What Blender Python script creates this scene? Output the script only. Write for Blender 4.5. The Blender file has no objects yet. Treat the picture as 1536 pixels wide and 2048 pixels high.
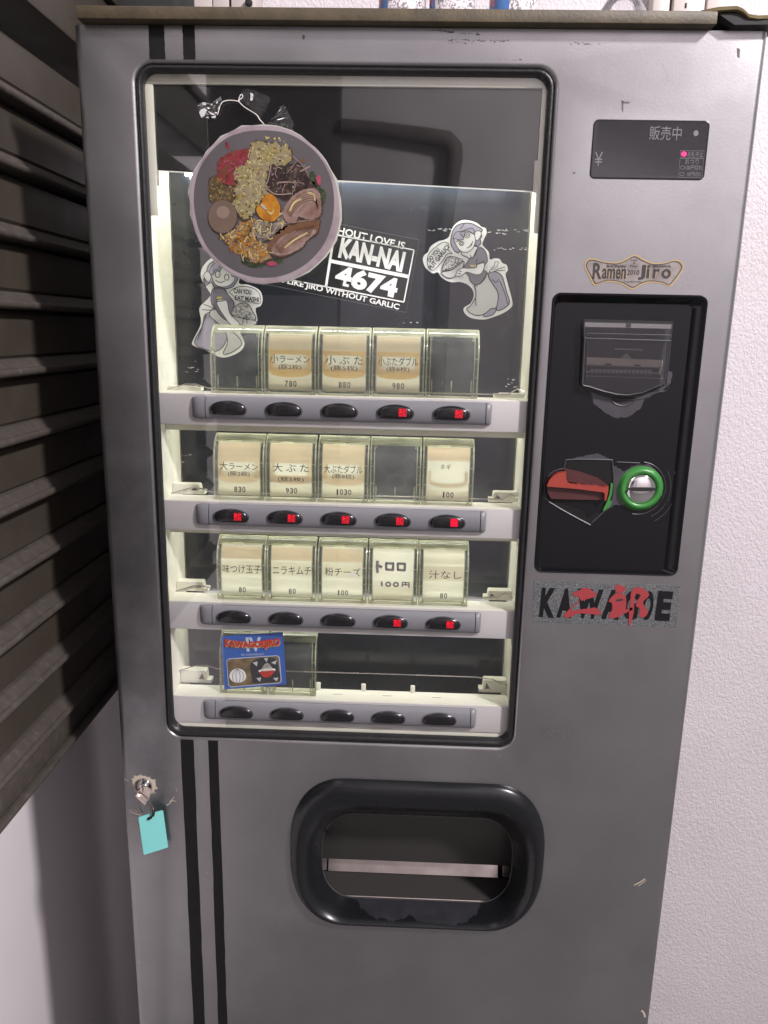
import bpy, bmesh, math, random
from mathutils import Vector, Matrix
from mathutils.geometry import tessellate_polygon
random.seed(7)
SC = bpy.context.scene
COL = SC.collection

# ------------------------------------------------------------------ camera
PIT, YAW, ROL = math.radians(13.312), math.radians(-1.635), math.radians(1.172)
FPX = 1540.0
CAM = Vector((0.0, -0.75, 1.45))
FW = Vector((math.sin(YAW)*math.cos(PIT), math.cos(YAW)*math.cos(PIT), -math.sin(PIT)))
_r = FW.cross(Vector((0, 0, 1))).normalized(); _u = _r.cross(FW)
RT = math.cos(ROL)*_r + math.sin(ROL)*_u
UP = -math.sin(ROL)*_r + math.cos(ROL)*_u
cam = bpy.data.cameras.new('camera'); camo = bpy.data.objects.new('camera', cam); COL.objects.link(camo)
m = Matrix((RT, UP, -FW)).transposed().to_4x4(); m.translation = CAM
camo.matrix_world = m
cam.sensor_fit = 'VERTICAL'; cam.sensor_height = 24; cam.lens = 24*FPX/2048
cam.clip_start = 0.02; cam.clip_end = 60
SC.camera = camo

def at(px, py, Y=0.0):
    """point on the vertical plane y = Y that the photograph shows at pixel (px, py); used to read off real sizes"""
    d = (px-768)*RT - (py-1024)*UP + FPX*FW
    return CAM + d*((Y-CAM.y)/d.y)

# ------------------------------------------------------------------ light
w = bpy.data.worlds.new('World'); SC.world = w; w.use_nodes = True
bg = w.node_tree.nodes['Background']; bg.inputs[0].default_value = (0.95, 0.955, 1.0, 1); bg.inputs[1].default_value = 0.24
def lamp(name, kind, loc, power, col, size=0.1, size_y=None, aim=None):
    l = bpy.data.lights.new(name, kind); l.energy = power; l.color = col
    if kind == 'AREA':
        l.shape = 'RECTANGLE' if size_y else 'DISK'; l.size = size
        if size_y: l.size_y = size_y
    else: l.shadow_soft_size = size
    o = bpy.data.objects.new(name, l); COL.objects.link(o); o.location = loc
    if aim is not None: o.rotation_euler = (Vector(aim)-Vector(loc)).to_track_quat('-Z', 'Y').to_euler()
    return o
lamp('ceiling_bulb', 'POINT', (1.70, -1.52, 3.12), 395, (1.0, 0.935, 0.955), 0.13)
TUBE = 10.0
SC.view_settings.view_transform = 'Standard'; SC.view_settings.look = 'None'
SC.view_settings.exposure = 0.35; SC.view_settings.gamma = 1.0; SC.view_settings.use_curve_mapping = False
SC.cycles.max_bounces = 10; SC.cycles.transparent_max_bounces = 24; SC.cycles.use_denoising = True

# ------------------------------------------------------------------ materials
def srgb(r, g, b):
    f = lambda c: (c/255/12.92 if c/255 <= 0.04045 else ((c/255+0.055)/1.055)**2.4)
    return (f(r), f(g), f(b))
def mat(name, col, rough=0.5, metal=0.0, var=0.0, vscale=20, col2=None, bump=0.0, bscale=200, emit=None, estr=1.0,
        ramp=None, rvar=0.0, spec=0.5, coat=0.0, vtype='NOISE', detail=4.0, bdist=0.001, trans=0.0):
    M = bpy.data.materials.new(name); M.use_nodes = True; nt = M.node_tree; N = nt.nodes; L = nt.links
    b = N['Principled BSDF']; b.inputs['Roughness'].default_value = rough; b.inputs['Metallic'].default_value = metal
    b.inputs['Specular IOR Level'].default_value = spec; b.inputs['Coat Weight'].default_value = coat
    b.inputs['Base Color'].default_value = (*col, 1)
    tc = N.new('ShaderNodeTexCoord')
    if var > 0 or ramp:
        if vtype == 'NOISE':
            t = N.new('ShaderNodeTexNoise'); t.inputs['Scale'].default_value = vscale; t.inputs['Detail'].default_value = detail; fac = t.outputs[0]
        else:
            t = N.new('ShaderNodeTexVoronoi'); t.inputs['Scale'].default_value = vscale
            sx = N.new('ShaderNodeSeparateColor'); L.new(t.outputs['Color'], sx.inputs[0]); fac = sx.outputs[0]
        L.new(tc.outputs['Object'], t.inputs['Vector'])
        cr = N.new('ShaderNodeValToRGB'); L.new(fac, cr.inputs[0])
        if ramp:
            els = cr.color_ramp.elements
            while len(els) < len(ramp): els.new(0.5)
            for e, (p, c) in zip(els, ramp): e.position = p; e.color = (*c, 1)
        else:
            c2 = col2 or tuple(c*(1-var) for c in col)
            cr.color_ramp.elements[0].position = 0.32; cr.color_ramp.elements[1].position = 0.68
            cr.color_ramp.elements[0].color = (*c2, 1); cr.color_ramp.elements[1].color = (*col, 1)
        L.new(cr.outputs[0], b.inputs['Base Color'])
    if rvar > 0:
        t2 = N.new('ShaderNodeTexNoise'); t2.inputs['Scale'].default_value = 14; t2.inputs['Detail'].default_value = 6
        L.new(tc.outputs['Object'], t2.inputs['Vector'])
        mr = N.new('ShaderNodeMapRange'); mr.inputs[3].default_value = max(0, rough-rvar); mr.inputs[4].default_value = min(1, rough+rvar)
        mr.inputs[1].default_value = 0.3; mr.inputs[2].default_value = 0.7
        L.new(t2.outputs[0], mr.inputs[0]); L.new(mr.outputs[0], b.inputs['Roughness'])
    if bump > 0:
        t3 = N.new('ShaderNodeTexNoise'); t3.inputs['Scale'].default_value = bscale; t3.inputs['Detail'].default_value = 2
        L.new(tc.outputs['Object'], t3.inputs['Vector'])
        bp = N.new('ShaderNodeBump'); bp.inputs['Strength'].default_value = bump; bp.inputs['Distance'].default_value = bdist
        L.new(t3.outputs[0], bp.inputs['Height']); L.new(bp.outputs[0], b.inputs['Normal'])
    if emit:
        b.inputs['Emission Color'].default_value = (*emit, 1); b.inputs['Emission Strength'].default_value = estr
    if trans:
        tr = N.new('ShaderNodeBsdfTranslucent'); mx = N.new('ShaderNodeMixShader'); mx.inputs[0].default_value = trans
        tr.inputs[0].default_value = (*col, 1)
        if var > 0 or ramp: L.new(cr.outputs[0], tr.inputs[0])
        L.new(b.outputs[0], mx.inputs[1]); L.new(tr.outputs[0], mx.inputs[2]); L.new(mx.outputs[0], N['Material Output'].inputs[0])
    return M
def clear(name, tint=(1, 1, 1), rough=0.03, ior=1.5, haze=0.0, hcol=(0.8, 0.8, 0.75), hscale=30, bump=0.0, bscale=60):
    """thin clear sheet: see-through with a Fresnel reflection and an optional dusty film"""
    M = bpy.data.materials.new(name); M.use_nodes = True; nt = M.node_tree; N = nt.nodes; L = nt.links
    N.remove(N['Principled BSDF']); out = N['Material Output']
    t = N.new('ShaderNodeBsdfTransparent'); t.inputs[0].default_value = (*tint, 1)
    g = N.new('ShaderNodeBsdfGlossy'); g.inputs['Roughness'].default_value = rough
    f = N.new('ShaderNodeFresnel'); f.inputs[0].default_value = ior
    mx = N.new('ShaderNodeMixShader'); L.new(f.outputs[0], mx.inputs[0]); L.new(t.outputs[0], mx.inputs[1]); L.new(g.outputs[0], mx.inputs[2])
    tc = N.new('ShaderNodeTexCoord')
    if bump > 0:
        n3 = N.new('ShaderNodeTexNoise'); n3.inputs['Scale'].default_value = bscale; n3.inputs['Detail'].default_value = 3
        L.new(tc.outputs['Object'], n3.inputs['Vector'])
        bp = N.new('ShaderNodeBump'); bp.inputs['Strength'].default_value = bump; bp.inputs['Distance'].default_value = 0.001
        L.new(n3.outputs[0], bp.inputs['Height']); L.new(bp.outputs[0], g.inputs['Normal'])
    last = mx.outputs[0]
    if haze > 0:
        d0 = N.new('ShaderNodeBsdfDiffuse'); d0.inputs[0].default_value = (*hcol, 1); d1 = N.new('ShaderNodeBsdfTranslucent'); d1.inputs[0].default_value = (*hcol, 1); d = N.new('ShaderNodeMixShader'); d.inputs[0].default_value = 0.6; L.new(d0.outputs[0], d.inputs[1]); L.new(d1.outputs[0], d.inputs[2])
        n = N.new('ShaderNodeTexNoise'); n.inputs['Scale'].default_value = hscale; n.inputs['Detail'].default_value = 3; n.inputs['Roughness'].default_value = 0.6
        L.new(tc.outputs['Object'], n.inputs['Vector'])
        mr = N.new('ShaderNodeMapRange'); mr.inputs[1].default_value = 0.45; mr.inputs[2].default_value = 0.75; mr.inputs[3].default_value = haze*0.25; mr.inputs[4].default_value = haze*1.6
        L.new(n.outputs[0], mr.inputs[0])
        m2 = N.new('ShaderNodeMixShader'); L.new(mr.outputs[0], m2.inputs[0]); L.new(last, m2.inputs[1]); L.new(d.outputs[0], m2.inputs[2]); last = m2.outputs[0]
    L.new(last, out.inputs[0])
    return M

def silver_paint():
    """worn silver paint: fine metallic grain, grimy film round the lock, primer showing through at chipped edges"""
    M = bpy.data.materials.new('silver_paint'); M.use_nodes = True; nt = M.node_tree; N = nt.nodes; L = nt.links
    b = N['Principled BSDF']; tc = N.new('ShaderNodeTexCoord')
    def noise(s, d=3, r=0.5):
        n = N.new('ShaderNodeTexNoise'); n.inputs['Scale'].default_value = s; n.inputs['Detail'].default_value = d; n.inputs['Roughness'].default_value = r
        L.new(tc.outputs['Object'], n.inputs['Vector']); return n.outputs[0]
    def mth(op, a, c, cl=False):
        n = N.new('ShaderNodeMath'); n.operation = op; n.use_clamp = cl
        for i, v in enumerate((a, c)):
            if isinstance(v, (int, float)): n.inputs[i].default_value = v
            else: L.new(v, n.inputs[i])
        return n.outputs[0]
    def rng(v, a, c, lo=0, hi=1):
        n = N.new('ShaderNodeMapRange'); L.new(v, n.inputs[0]); n.inputs[1].default_value = a; n.inputs[2].default_value = c
        n.inputs[3].default_value = lo; n.inputs[4].default_value = hi; return n.outputs[0]
    def mix(f, c1, c2):
        n = N.new('ShaderNodeMix'); n.data_type = 'RGBA'; L.new(f, n.inputs[0])
        for i, v in ((6, c1), (7, c2)):
            if isinstance(v, tuple): n.inputs[i].default_value = (*v, 1)
            else: L.new(v, n.inputs[i])
        return n.outputs[2]
    sp = N.new('ShaderNodeSeparateXYZ'); L.new(tc.outputs['Object'], sp.inputs[0])
    X, Z = sp.outputs[0], sp.outputs[2]
    grain = mix(rng(noise(1400, 2), 0.3, 0.7), (0.30, 0.297, 0.302), (0.395, 0.391, 0.398))
    cloud = mix(rng(noise(7, 6, 0.6), 0.35, 0.75), (1, 1, 1), (0.80, 0.80, 0.805))
    mu = N.new('ShaderNodeMix'); mu.data_type = 'RGBA'; mu.blend_type = 'MULTIPLY'; mu.inputs[0].default_value = 1
    L.new(grain, mu.inputs[6]); L.new(cloud, mu.inputs[7])
    # hand grime on the left stile, densest by the lock and thinning out unevenly
    gx = rng(X, -0.262, -0.215, 1, 0); gz = mth('MULTIPLY', rng(Z, 0.86, 0.94), rng(Z, 1.30, 1.55, 1, 0))
    gm = mth('MULTIPLY', mth('MULTIPLY', gx, gz), rng(noise(16, 6, 0.65), 0.25, 0.6, 0.25, 0.70))
    col = mix(gm, mu.outputs[2], (0.095, 0.098, 0.103))
    # chipped edges
    ex = mth('MAXIMUM', rng(X, -0.3045, -0.2985, 1, 0), rng(X, 0.2955, 0.3025, 0, 1))
    chip = mth('GREATER_THAN', mth('MULTIPLY', ex, mth('MULTIPLY', noise(60, 5, 0.7), noise(23, 3))), 0.335)
    col = mix(chip, col, srgb(190, 180, 165))
    # a few pale nicks
    vor = N.new('ShaderNodeTexVoronoi'); vor.inputs['Scale'].default_value = 26; L.new(tc.outputs['Object'], vor.inputs['Vector'])
    nick = mth('LESS_THAN', mth('ADD', vor.outputs['Distance'], mth('MULTIPLY', noise(90, 2), 0.05)), 0.055)
    col = mix(mth('MULTIPLY', nick, 0.35), col, srgb(205, 200, 198))
    L.new(col, b.inputs['Base Color'])
    b.inputs['Metallic'].default_value = 0.93
    L.new(rng(noise(9, 5, 0.6), 0.3, 0.7, 0.27, 0.40), b.inputs['Roughness'])
    bp = N.new('ShaderNodeBump'); bp.inputs['Strength'].default_value = 0.05; bp.inputs['Distance'].default_value = 0.001
    L.new(noise(420, 2), bp.inputs['Height'])
    bp2 = N.new('ShaderNodeBump'); bp2.inputs['Strength'].default_value = 0.035; bp2.inputs['Distance'].default_value = 0.01
    L.new(noise(9, 3), bp2.inputs['Height']); L.new(bp.outputs[0], bp2.inputs['Normal']); L.new(bp2.outputs[0], b.inputs['Normal'])
    return M

MT = {}
MT['silver'] = silver_paint()
MT['black_gloss'] = mat('black_gloss_plastic', (0.006, 0.0063, 0.0075), 0.17, rvar=0.06, bump=0.02, bscale=30, spec=0.28)
MT['black_stripe'] = mat('black_tape', (0.006, 0.006, 0.007), 0.55, spec=0.25, var=0.4, vscale=80, bump=0.1, bscale=300)
MT['rubber'] = mat('black_rubber', (0.012, 0.012, 0.013), 0.38, var=0.5, vscale=150, bump=0.35, bscale=320)
MT['pane'] = clear('window_glass', (0.97, 0.98, 0.97), 0.012, 1.8, haze=0.010, hscale=12)
MT['cream'] = mat('aged_cream_plastic', (0.62, 0.61, 0.54), 0.45, var=0.10, vscale=18, col2=(0.59, 0.575, 0.47), bump=0.05, bscale=200)
MT['fascia'] = mat('grey_white_plastic', (0.48, 0.455, 0.46), 0.4, var=0.06, vscale=14)
MT['bar'] = mat('button_bar_grey', (0.165, 0.165, 0.178), 0.36, rvar=0.05)
MT['button'] = mat('smoked_button', (0.008, 0.008, 0.009), 0.24, rvar=0.08, coat=0.15)
MT['button_rim'] = mat('button_rim', (0.05, 0.05, 0.055), 0.2)
MT['seam'] = mat('dark_seam', (0.01, 0.01, 0.01), 0.7)
MT['led'] = mat('red_led', (0.3, 0.0, 0.01), 0.4, emit=(1.0, 0.01, 0.03), estr=1.0)
MT['led_dim'] = mat('red_led_field', (0.1, 0.0, 0.005), 0.4, emit=(0.8, 0.0, 0.02), estr=0.10)
MT['led_faint'] = mat('red_led_faint', (0.1, 0.0, 0.005), 0.4, emit=(0.8, 0.0, 0.03), estr=0.8)
MT['lamp_red'] = mat('red_lamp', (0.3, 0.0, 0.02), 0.4, emit=(1.0, 0.01, 0.10), estr=3.0)
MT['header'] = mat('black_acrylic', (0.006, 0.006, 0.007), 0.05, bump=0.03, bscale=25)
MT['backing'] = mat('black_backing_sheet', (0.010, 0.013, 0.020), 0.20, rvar=0.10, var=0.4, vscale=60)
MT['white_edge'] = mat('white_edge', (0.75, 0.75, 0.72), 0.4)
MT['clip'] = mat('grey_clip', (0.50, 0.47, 0.42), 0.45)
MT['shell'] = clear('clear_styrene', (0.97, 0.97, 0.90), 0.06, 1.5, haze=0.16, hcol=(0.80, 0.84, 0.84), hscale=10)
MT['shell_rim'] = clear('clear_styrene_edge', (0.90, 0.90, 0.72), 0.08, 1.6, haze=0.9, hcol=(0.92, 0.93, 0.80), hscale=6)
CREAMC = (0.72, 0.66, 0.50)
MT['card'] = mat('cream_card', (0.95, 0.92, 0.83), 0.6, var=0.06, vscale=30, trans=0.74)
MT['card_tan'] = mat('tan_card', (0.90, 0.79, 0.64), 0.6, var=0.08, vscale=30, trans=0.74)
MT['card_orange'] = mat('orange_card', (0.96, 0.72, 0.38), 0.6, var=0.1, vscale=30, trans=0.74)
MT['card_peach'] = mat('peach_card', (0.92, 0.79, 0.63), 0.6, var=0.06, vscale=30, trans=0.74)
MT['card_grey'] = mat('grey_strip', (0.92, 0.87, 0.79), 0.6, var=0.05, vscale=30, trans=0.74)
MT['card_pale'] = mat('pale_strip', (0.96, 0.94, 0.86), 0.6, trans=0.74)
MT['ink'] = mat('brown_black_ink', (0.012, 0.010, 0.008), 0.6)
MT['marker'] = mat('purple_grey_marker', (0.26, 0.22, 0.29), 0.6, var=0.5, vscale=300, trans=0.5)
MT['white_print'] = mat('white_vinyl', (0.78, 0.78, 0.79), 0.4, var=0.05, vscale=60)
MT['vinyl_black'] = mat('black_vinyl', (0.010, 0.011, 0.013), 0.25)
MT['line'] = mat('line_ink', (0.025, 0.025, 0.03), 0.5)
MT['lav'] = mat('lavender_print', (0.33, 0.31, 0.40), 0.45)
MT['mauve'] = mat('mauve_print', (0.165, 0.155, 0.20), 0.45)
MT['palegrey'] = mat('pale_grey_print', (0.52, 0.52, 0.53), 0.45)
MT['skin'] = mat('pale_print', (0.72, 0.72, 0.73), 0.45)
MT['midgrey'] = mat('mid_grey_print', (0.30, 0.30, 0.31), 0.45, ramp=((0.3, (0.05, 0.05, 0.05)), (0.6, (0.5, 0.5, 0.5))), vscale=420)
MT['yellow_print'] = mat('yellow_print', (0.75, 0.65, 0.12), 0.45)
MT['chrome'] = mat('chrome', (0.72, 0.70, 0.70), 0.10, 1.0, rvar=0.05)
MT['nickel'] = mat('worn_nickel', (0.62, 0.55, 0.50), 0.26, 1.0, rvar=0.08, bump=0.15, bscale=300)
MT['steel'] = mat('brushed_steel', (0.40, 0.355, 0.335), 0.30, 1.0, rvar=0.10, var=0.25, vscale=40)
MT['darksteel'] = mat('dark_steel', (0.055, 0.053, 0.05), 0.36, 0.4, rvar=0.08)
MT['red'] = mat('red_lever_plastic', (0.29, 0.040, 0.026), 0.42, var=0.12, vscale=60)
MT['darkred'] = mat('dark_red_plastic', (0.060, 0.014, 0.015), 0.5, var=0.12, vscale=60)
MT['green'] = mat('green_plastic', (0.035, 0.19, 0.035), 0.35)
MT['worn'] = mat('worn_grey_plastic', (0.050, 0.048, 0.056), 0.42, var=0.25, vscale=60)
MT['ridge'] = mat('dark_grey_ridge', (0.040, 0.040, 0.044), 0.42)
MT['display'] = mat('display_smoke', (0.016, 0.016, 0.018), 0.10, rvar=0.03)
MT['disp_ink'] = mat('display_grey_print', (0.14, 0.14, 0.155), 0.5)
MT['bill_clear'] = clear('bill_flap_clear', (0.90, 0.90, 0.92), 0.04, 1.45, haze=0.002, hcol=(0.5, 0.5, 0.5))
MT['bill_grey'] = mat('bill_slot_grey', (0.20, 0.19, 0.185), 0.45, var=0.15, vscale=90)
MT['bill_beige'] = mat('bill_slot_beige', (0.40, 0.34, 0.27), 0.5, var=0.1, vscale=50)
MT['foil'] = mat('silver_foil', (0.35, 0.36, 0.36), 0.38, 0.5, ramp=((0.32, (0.06, 0.075, 0.09)), (0.55, (0.17, 0.18, 0.18)), (0.78, (0.40, 0.40, 0.36))), vscale=900)
MT['gold_foil'] = mat('silver_gold_foil', (0.34, 0.31, 0.29), 0.30, 0.6, var=0.35, vscale=60, rvar=0.06)
MT['gold'] = mat('gold_print', (0.42, 0.31, 0.15), 0.35, 0.4)
MT['brush_red'] = mat('brush_red', (0.28, 0.034, 0.040), 0.45)
MT['teal'] = mat('teal_tag', srgb(118, 192, 188), 0.42, var=0.03, vscale=60)
MT['primer'] = mat('bare_primer', srgb(186, 176, 158), 0.6, var=0.15, vscale=200)
MT['scuff'] = mat('dark_scuff', (0.12, 0.105, 0.11), 0.6, var=0.4, vscale=600)
MT['olive'] = mat('olive_steel', (0.088, 0.068, 0.037), 0.55, var=0.4, vscale=55, bump=0.3, bscale=350)
MT['olive_bright'] = mat('olive_steel_edge', (0.25, 0.20, 0.10), 0.5, var=0.3, vscale=55)
MT['string'] = mat('white_string', (0.70, 0.68, 0.64), 0.7)
MT['tape'] = clear('clear_tape', (0.93, 0.93, 0.92), 0.10, 1.5, haze=0.07, hcol=(0.6, 0.6, 0.6), hscale=60, bump=1.0, bscale=90)
MT['orange_wire'] = mat('orange_wire', (0.55, 0.12, 0.04), 0.5)
MT['floor'] = mat('concrete', (0.17, 0.165, 0.16), 0.85, var=0.3, vscale=6, bump=0.3, bscale=60)
MT['glassbulb'] = clear('bulb_glass', (0.96, 0.96, 0.97), 0.02, 1.5, haze=0.30, hcol=(0.80, 0.77, 0.79))
MT['side_paint'] = mat('white_wall_paint', (0.90, 0.855, 0.865), 0.55, var=0.04, vscale=8, bump=0.05, bscale=90)
MT['far_wall'] = mat('plain_plaster', (0.66, 0.62, 0.64), 0.8, var=0.15, vscale=3, bump=0.2, bscale=40)

MT['far_dark'] = mat('reflection_panel_dark', (0.10, 0.095, 0.095), 0.6, var=0.3, vscale=3)
MT['far_panel'] = mat('bounce_panel_grey', (0.36, 0.34, 0.345), 0.7, var=0.2, vscale=3)
MT['duct'] = mat('grey_brown_duct', (0.16, 0.135, 0.125), 0.6, var=0.3, vscale=9)
def wallpaper():
    M = mat('embossed_wallpaper', (0.58, 0.54, 0.562), 0.55, ramp=((0.25, (0.52, 0.485, 0.50)), (0.55, (0.58, 0.542, 0.562)), (0.8, (0.60, 0.56, 0.58))), vscale=3.5, detail=7); nt = M.node_tree; N = nt.nodes; L = nt.links
    b = N['Principled BSDF']
    tc = N.new('ShaderNodeTexCoord'); mp = N.new('ShaderNodeMapping'); mp.inputs['Scale'].default_value = (1, 1, 0.72); L.new(tc.outputs['Object'], mp.inputs[0])
    n1 = N.new('ShaderNodeTexNoise'); n1.inputs['Scale'].default_value = 250; n1.inputs['Detail'].default_value = 2.5; n1.inputs['Distortion'].default_value = 0.6
    n2 = N.new('ShaderNodeTexVoronoi'); n2.feature = 'SMOOTH_F1'; n2.inputs['Scale'].default_value = 230; n2.inputs['Smoothness'].default_value = 0.4
    for n in (n1, n2): L.new(mp.outputs[0], n.inputs['Vector'])
    cr = N.new('ShaderNodeValToRGB'); cr.color_ramp.elements[0].position = 0.36; cr.color_ramp.elements[1].position = 0.62; L.new(n1.outputs[0], cr.inputs[0])
    ad = N.new('ShaderNodeMath'); ad.operation = 'MULTIPLY_ADD'; ad.inputs[1].default_value = -0.5; L.new(n2.outputs[0], ad.inputs[0]); L.new(cr.outputs[0], ad.inputs[2])
    bp = N.new('ShaderNodeBump'); bp.inputs['Strength'].default_value = 0.55; bp.inputs['Distance'].default_value = 0.0013
    L.new(ad.outputs[0], bp.inputs['Height']); L.new(bp.outputs[0], b.inputs['Normal'])
    return M
MT['wallpaper'] = wallpaper()

def shutter_mat():
    return mat('brown_shutter_paint', (0.052, 0.043, 0.032), 0.42, var=0.25, vscale=22, col2=(0.042, 0.035, 0.027), bump=0.12, bscale=160, rvar=0.08)
MT['shutter'] = shutter_mat()
MT['shutter_dust'] = mat('dusty_shutter_ridge', (0.10, 0.085, 0.07), 0.55, ramp=((0.38, (0.055, 0.047, 0.039)), (0.62, (0.068, 0.058, 0.050)), (0.84, (0.12, 0.105, 0.10))), vscale=110, bump=0.35, bscale=140)

# ------------------------------------------------------------------ mesh helpers
class MB:
    def __init__(s, base=(0, 0, 0)): s.bm = bmesh.new(); s.b = Vector(base)
    def v(s, p): return s.bm.verts.new(Vector(p)-s.b)
    def face(s, pts):
        try: return s.bm.faces.new([s.v(p) for p in pts])
        except ValueError: return None
    def box(s, x0, x1, y0, y1, z0, z1, bev=0.0, seg=2):
        vs = [s.v((x, y, z)) for x in (x0, x1) for y in (y0, y1) for z in (z0, z1)]
        fs = [s.bm.faces.new([vs[i] for i in q]) for q in ((0, 1, 3, 2), (4, 6, 7, 5), (0, 4, 5, 1), (2, 3, 7, 6), (0, 2, 6, 4), (1, 5, 7, 3))]
        if bev > 0:
            es = list({e for f in fs for e in f.edges})
            bmesh.ops.bevel(s.bm, geom=es, offset=bev, segments=seg, profile=0.5, affect='EDGES')
        return s
    def poly(s, loops, y0, y1=None):
        """flat shape in the x-z plane (first loop outer, others holes); y0 = front, y1 = back when it has thickness"""
        L3 = [[Vector((p[0], p[1], 0)) for p in lp] for lp in loops]
        tris = tessellate_polygon(L3); flat = [p for lp in loops for p in lp]
        vs = [s.v((p[0], y0, p[1])) for p in flat]
        for t in tris:
            try: s.bm.faces.new([vs[i] for i in t])
            except ValueError: pass
        if y1 is not None:
            vb = [s.v((p[0], y1, p[1])) for p in flat]
            for t in tris:
                try: s.bm.faces.new([vb[i] for i in reversed(t)])
                except ValueError: pass
            k = 0
            for lp in loops:
                n = len(lp)
                for i in range(n):
                    a, c = k+i, k+(i+1) % n
                    try: s.bm.faces.new((vs[a], vs[c], vb[c], vb[a]))
                    except ValueError: pass
                k += n
        return s
    def loft(s, rings, closed=True, cap0=False, cap1=False):
        R = [[s.v(p) for p in r] for r in rings]
        n = len(R[0])
        for a, c in zip(R, R[1:]):
            for i in range(n if closed else n-1):
                j = (i+1) % n
                try: s.bm.faces.new((a[i], a[j], c[j], c[i]))
                except ValueError: pass
        if cap0: s.bm.faces.new(R[0])
        if cap1: s.bm.faces.new(list(reversed(R[-1])))
        return s
    def tube(s, pts, r, n=8, cap=True):
        P = [Vector(p) for p in pts]; rings = []
        for i, p in enumerate(P):
            t = (P[min(i+1, len(P)-1)]-P[max(i-1, 0)]).normalized()
            a = t.cross(Vector((0, 0, 1)) if abs(t.z) < 0.9 else Vector((1, 0, 0))).normalized(); c = t.cross(a)
            rr = r[i] if isinstance(r, (list, tuple)) else r
            rings.append([p+rr*(math.cos(k*math.tau/n)*a+math.sin(k*math.tau/n)*c) for k in range(n)])
        return s.loft(rings, True, cap, cap)
    def lathe(s, prof, c, axis='Y', n=40):
        """prof: (radius, offset along axis)"""
        c = Vector(c); rings = []
        for r, h in prof:
            ring = []
            for k in range(n):
                a = k*math.tau/n
                if axis == 'Y': ring.append(c+Vector((r*math.cos(a), h, r*math.sin(a))))
                elif axis == 'Z': ring.append(c+Vector((r*math.cos(a), r*math.sin(a), h)))
                else: ring.append(c+Vector((h, r*math.cos(a), r*math.sin(a))))
            rings.append(ring)
        return s.loft(rings, True, prof[0][0] > 1e-6, prof[-1][0] > 1e-6)
    def stroke(s, pts, wd, y):
        """flat ribbon through x-z points"""
        P = [Vector((p[0], p[1])) for p in pts]; l, r = [], []
        for i, p in enumerate(P):
            t = (P[min(i+1, len(P)-1)]-P[max(i-1, 0)])
            if t.length < 1e-9: t = Vector((1, 0))
            t.normalize(); n = Vector((-t.y, t.x))*wd/2
            l.append(p+n); r.append(p-n)
        for i in range(len(P)-1):
            s.face([(l[i].x, y, l[i].y), (l[i+1].x, y, l[i+1].y), (r[i+1].x, y, r[i+1].y), (r[i].x, y, r[i].y)])
        return s
    def build(s, name, mt, parent=None, smooth=True, angle=35, loc=None, normals=True):
        me = bpy.data.meshes.new(name)
        bmesh.ops.remove_doubles(s.bm, verts=s.bm.verts, dist=1e-6)
        if normals: bmesh.ops.recalc_face_normals(s.bm, faces=s.bm.faces)
        s.bm.to_mesh(me); s.bm.free()
        if smooth:
            for p in me.polygons: p.use_smooth = True
            me.set_sharp_from_angle(angle=math.radians(angle))
        me.materials.append(MT[mt] if isinstance(mt, str) else mt)
        o = bpy.data.objects.new(name, me); COL.objects.link(o)
        if parent is not None: o.parent = parent
        if loc is not None: o.location = loc
        return o

def rrect(x0, x1, z0, z1, r, n=8, rz=None, ex=2.0):
    rz = rz if rz is not None else r; pts = []
    for cx, cz, a0 in ((x1-r, z1-rz, 0), (x0+r, z1-rz, 90), (x0+r, z0+rz, 180), (x1-r, z0+rz, 270)):
        for k in range(n+1):
            a = math.radians(a0+90*k/n); c, s_ = math.cos(a), math.sin(a)
            pts.append((cx+r*math.copysign(abs(c)**(2/ex), c), cz+rz*math.copysign(abs(s_)**(2/ex), s_)))
    return pts
def ring3(lp, y): return [(p[0], y, p[1]) for p in lp]
def smooth(pts, n=4, closed=True):
    P = [Vector((p[0], p[1])) for p in pts]; N_ = len(P); out = []
    rg = range(N_) if closed else range(N_-1)
    for i in rg:
        if closed: p0, p1, p2, p3 = P[i-1], P[i], P[(i+1) % N_], P[(i+2) % N_]
        else: p0, p1, p2, p3 = P[max(i-1, 0)], P[i], P[i+1], P[min(i+2, N_-1)]
        for k in range(n):
            t = k/n
            out.append(0.5*((2*p1)+(-p0+p2)*t+(2*p0-5*p1+4*p2-p3)*t*t+(-p0+3*p1-3*p2+p3)*t*t*t))
    if not closed: out.append(P[-1])
    return [(p.x, p.y) for p in out]
def ell(cx, cz, rx, rz, n=28, a0=0, a1=360):
    full = abs(a1-a0) >= 360
    return [(cx+rx*math.cos(math.radians(a0+(a1-a0)*k/(n if full else n-1))), cz+rz*math.sin(math.radians(a0+(a1-a0)*k/(n if full else n-1)))) for k in range(n)]
def pxz(pts, Y, ox=0, oy=0, sc=1.0):
    """outline read off the photograph -> x,z on plane y = Y"""
    return [(q.x, q.z) for q in (at(ox+p[0]/sc, oy+p[1]/sc, Y) for p in pts)]

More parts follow.
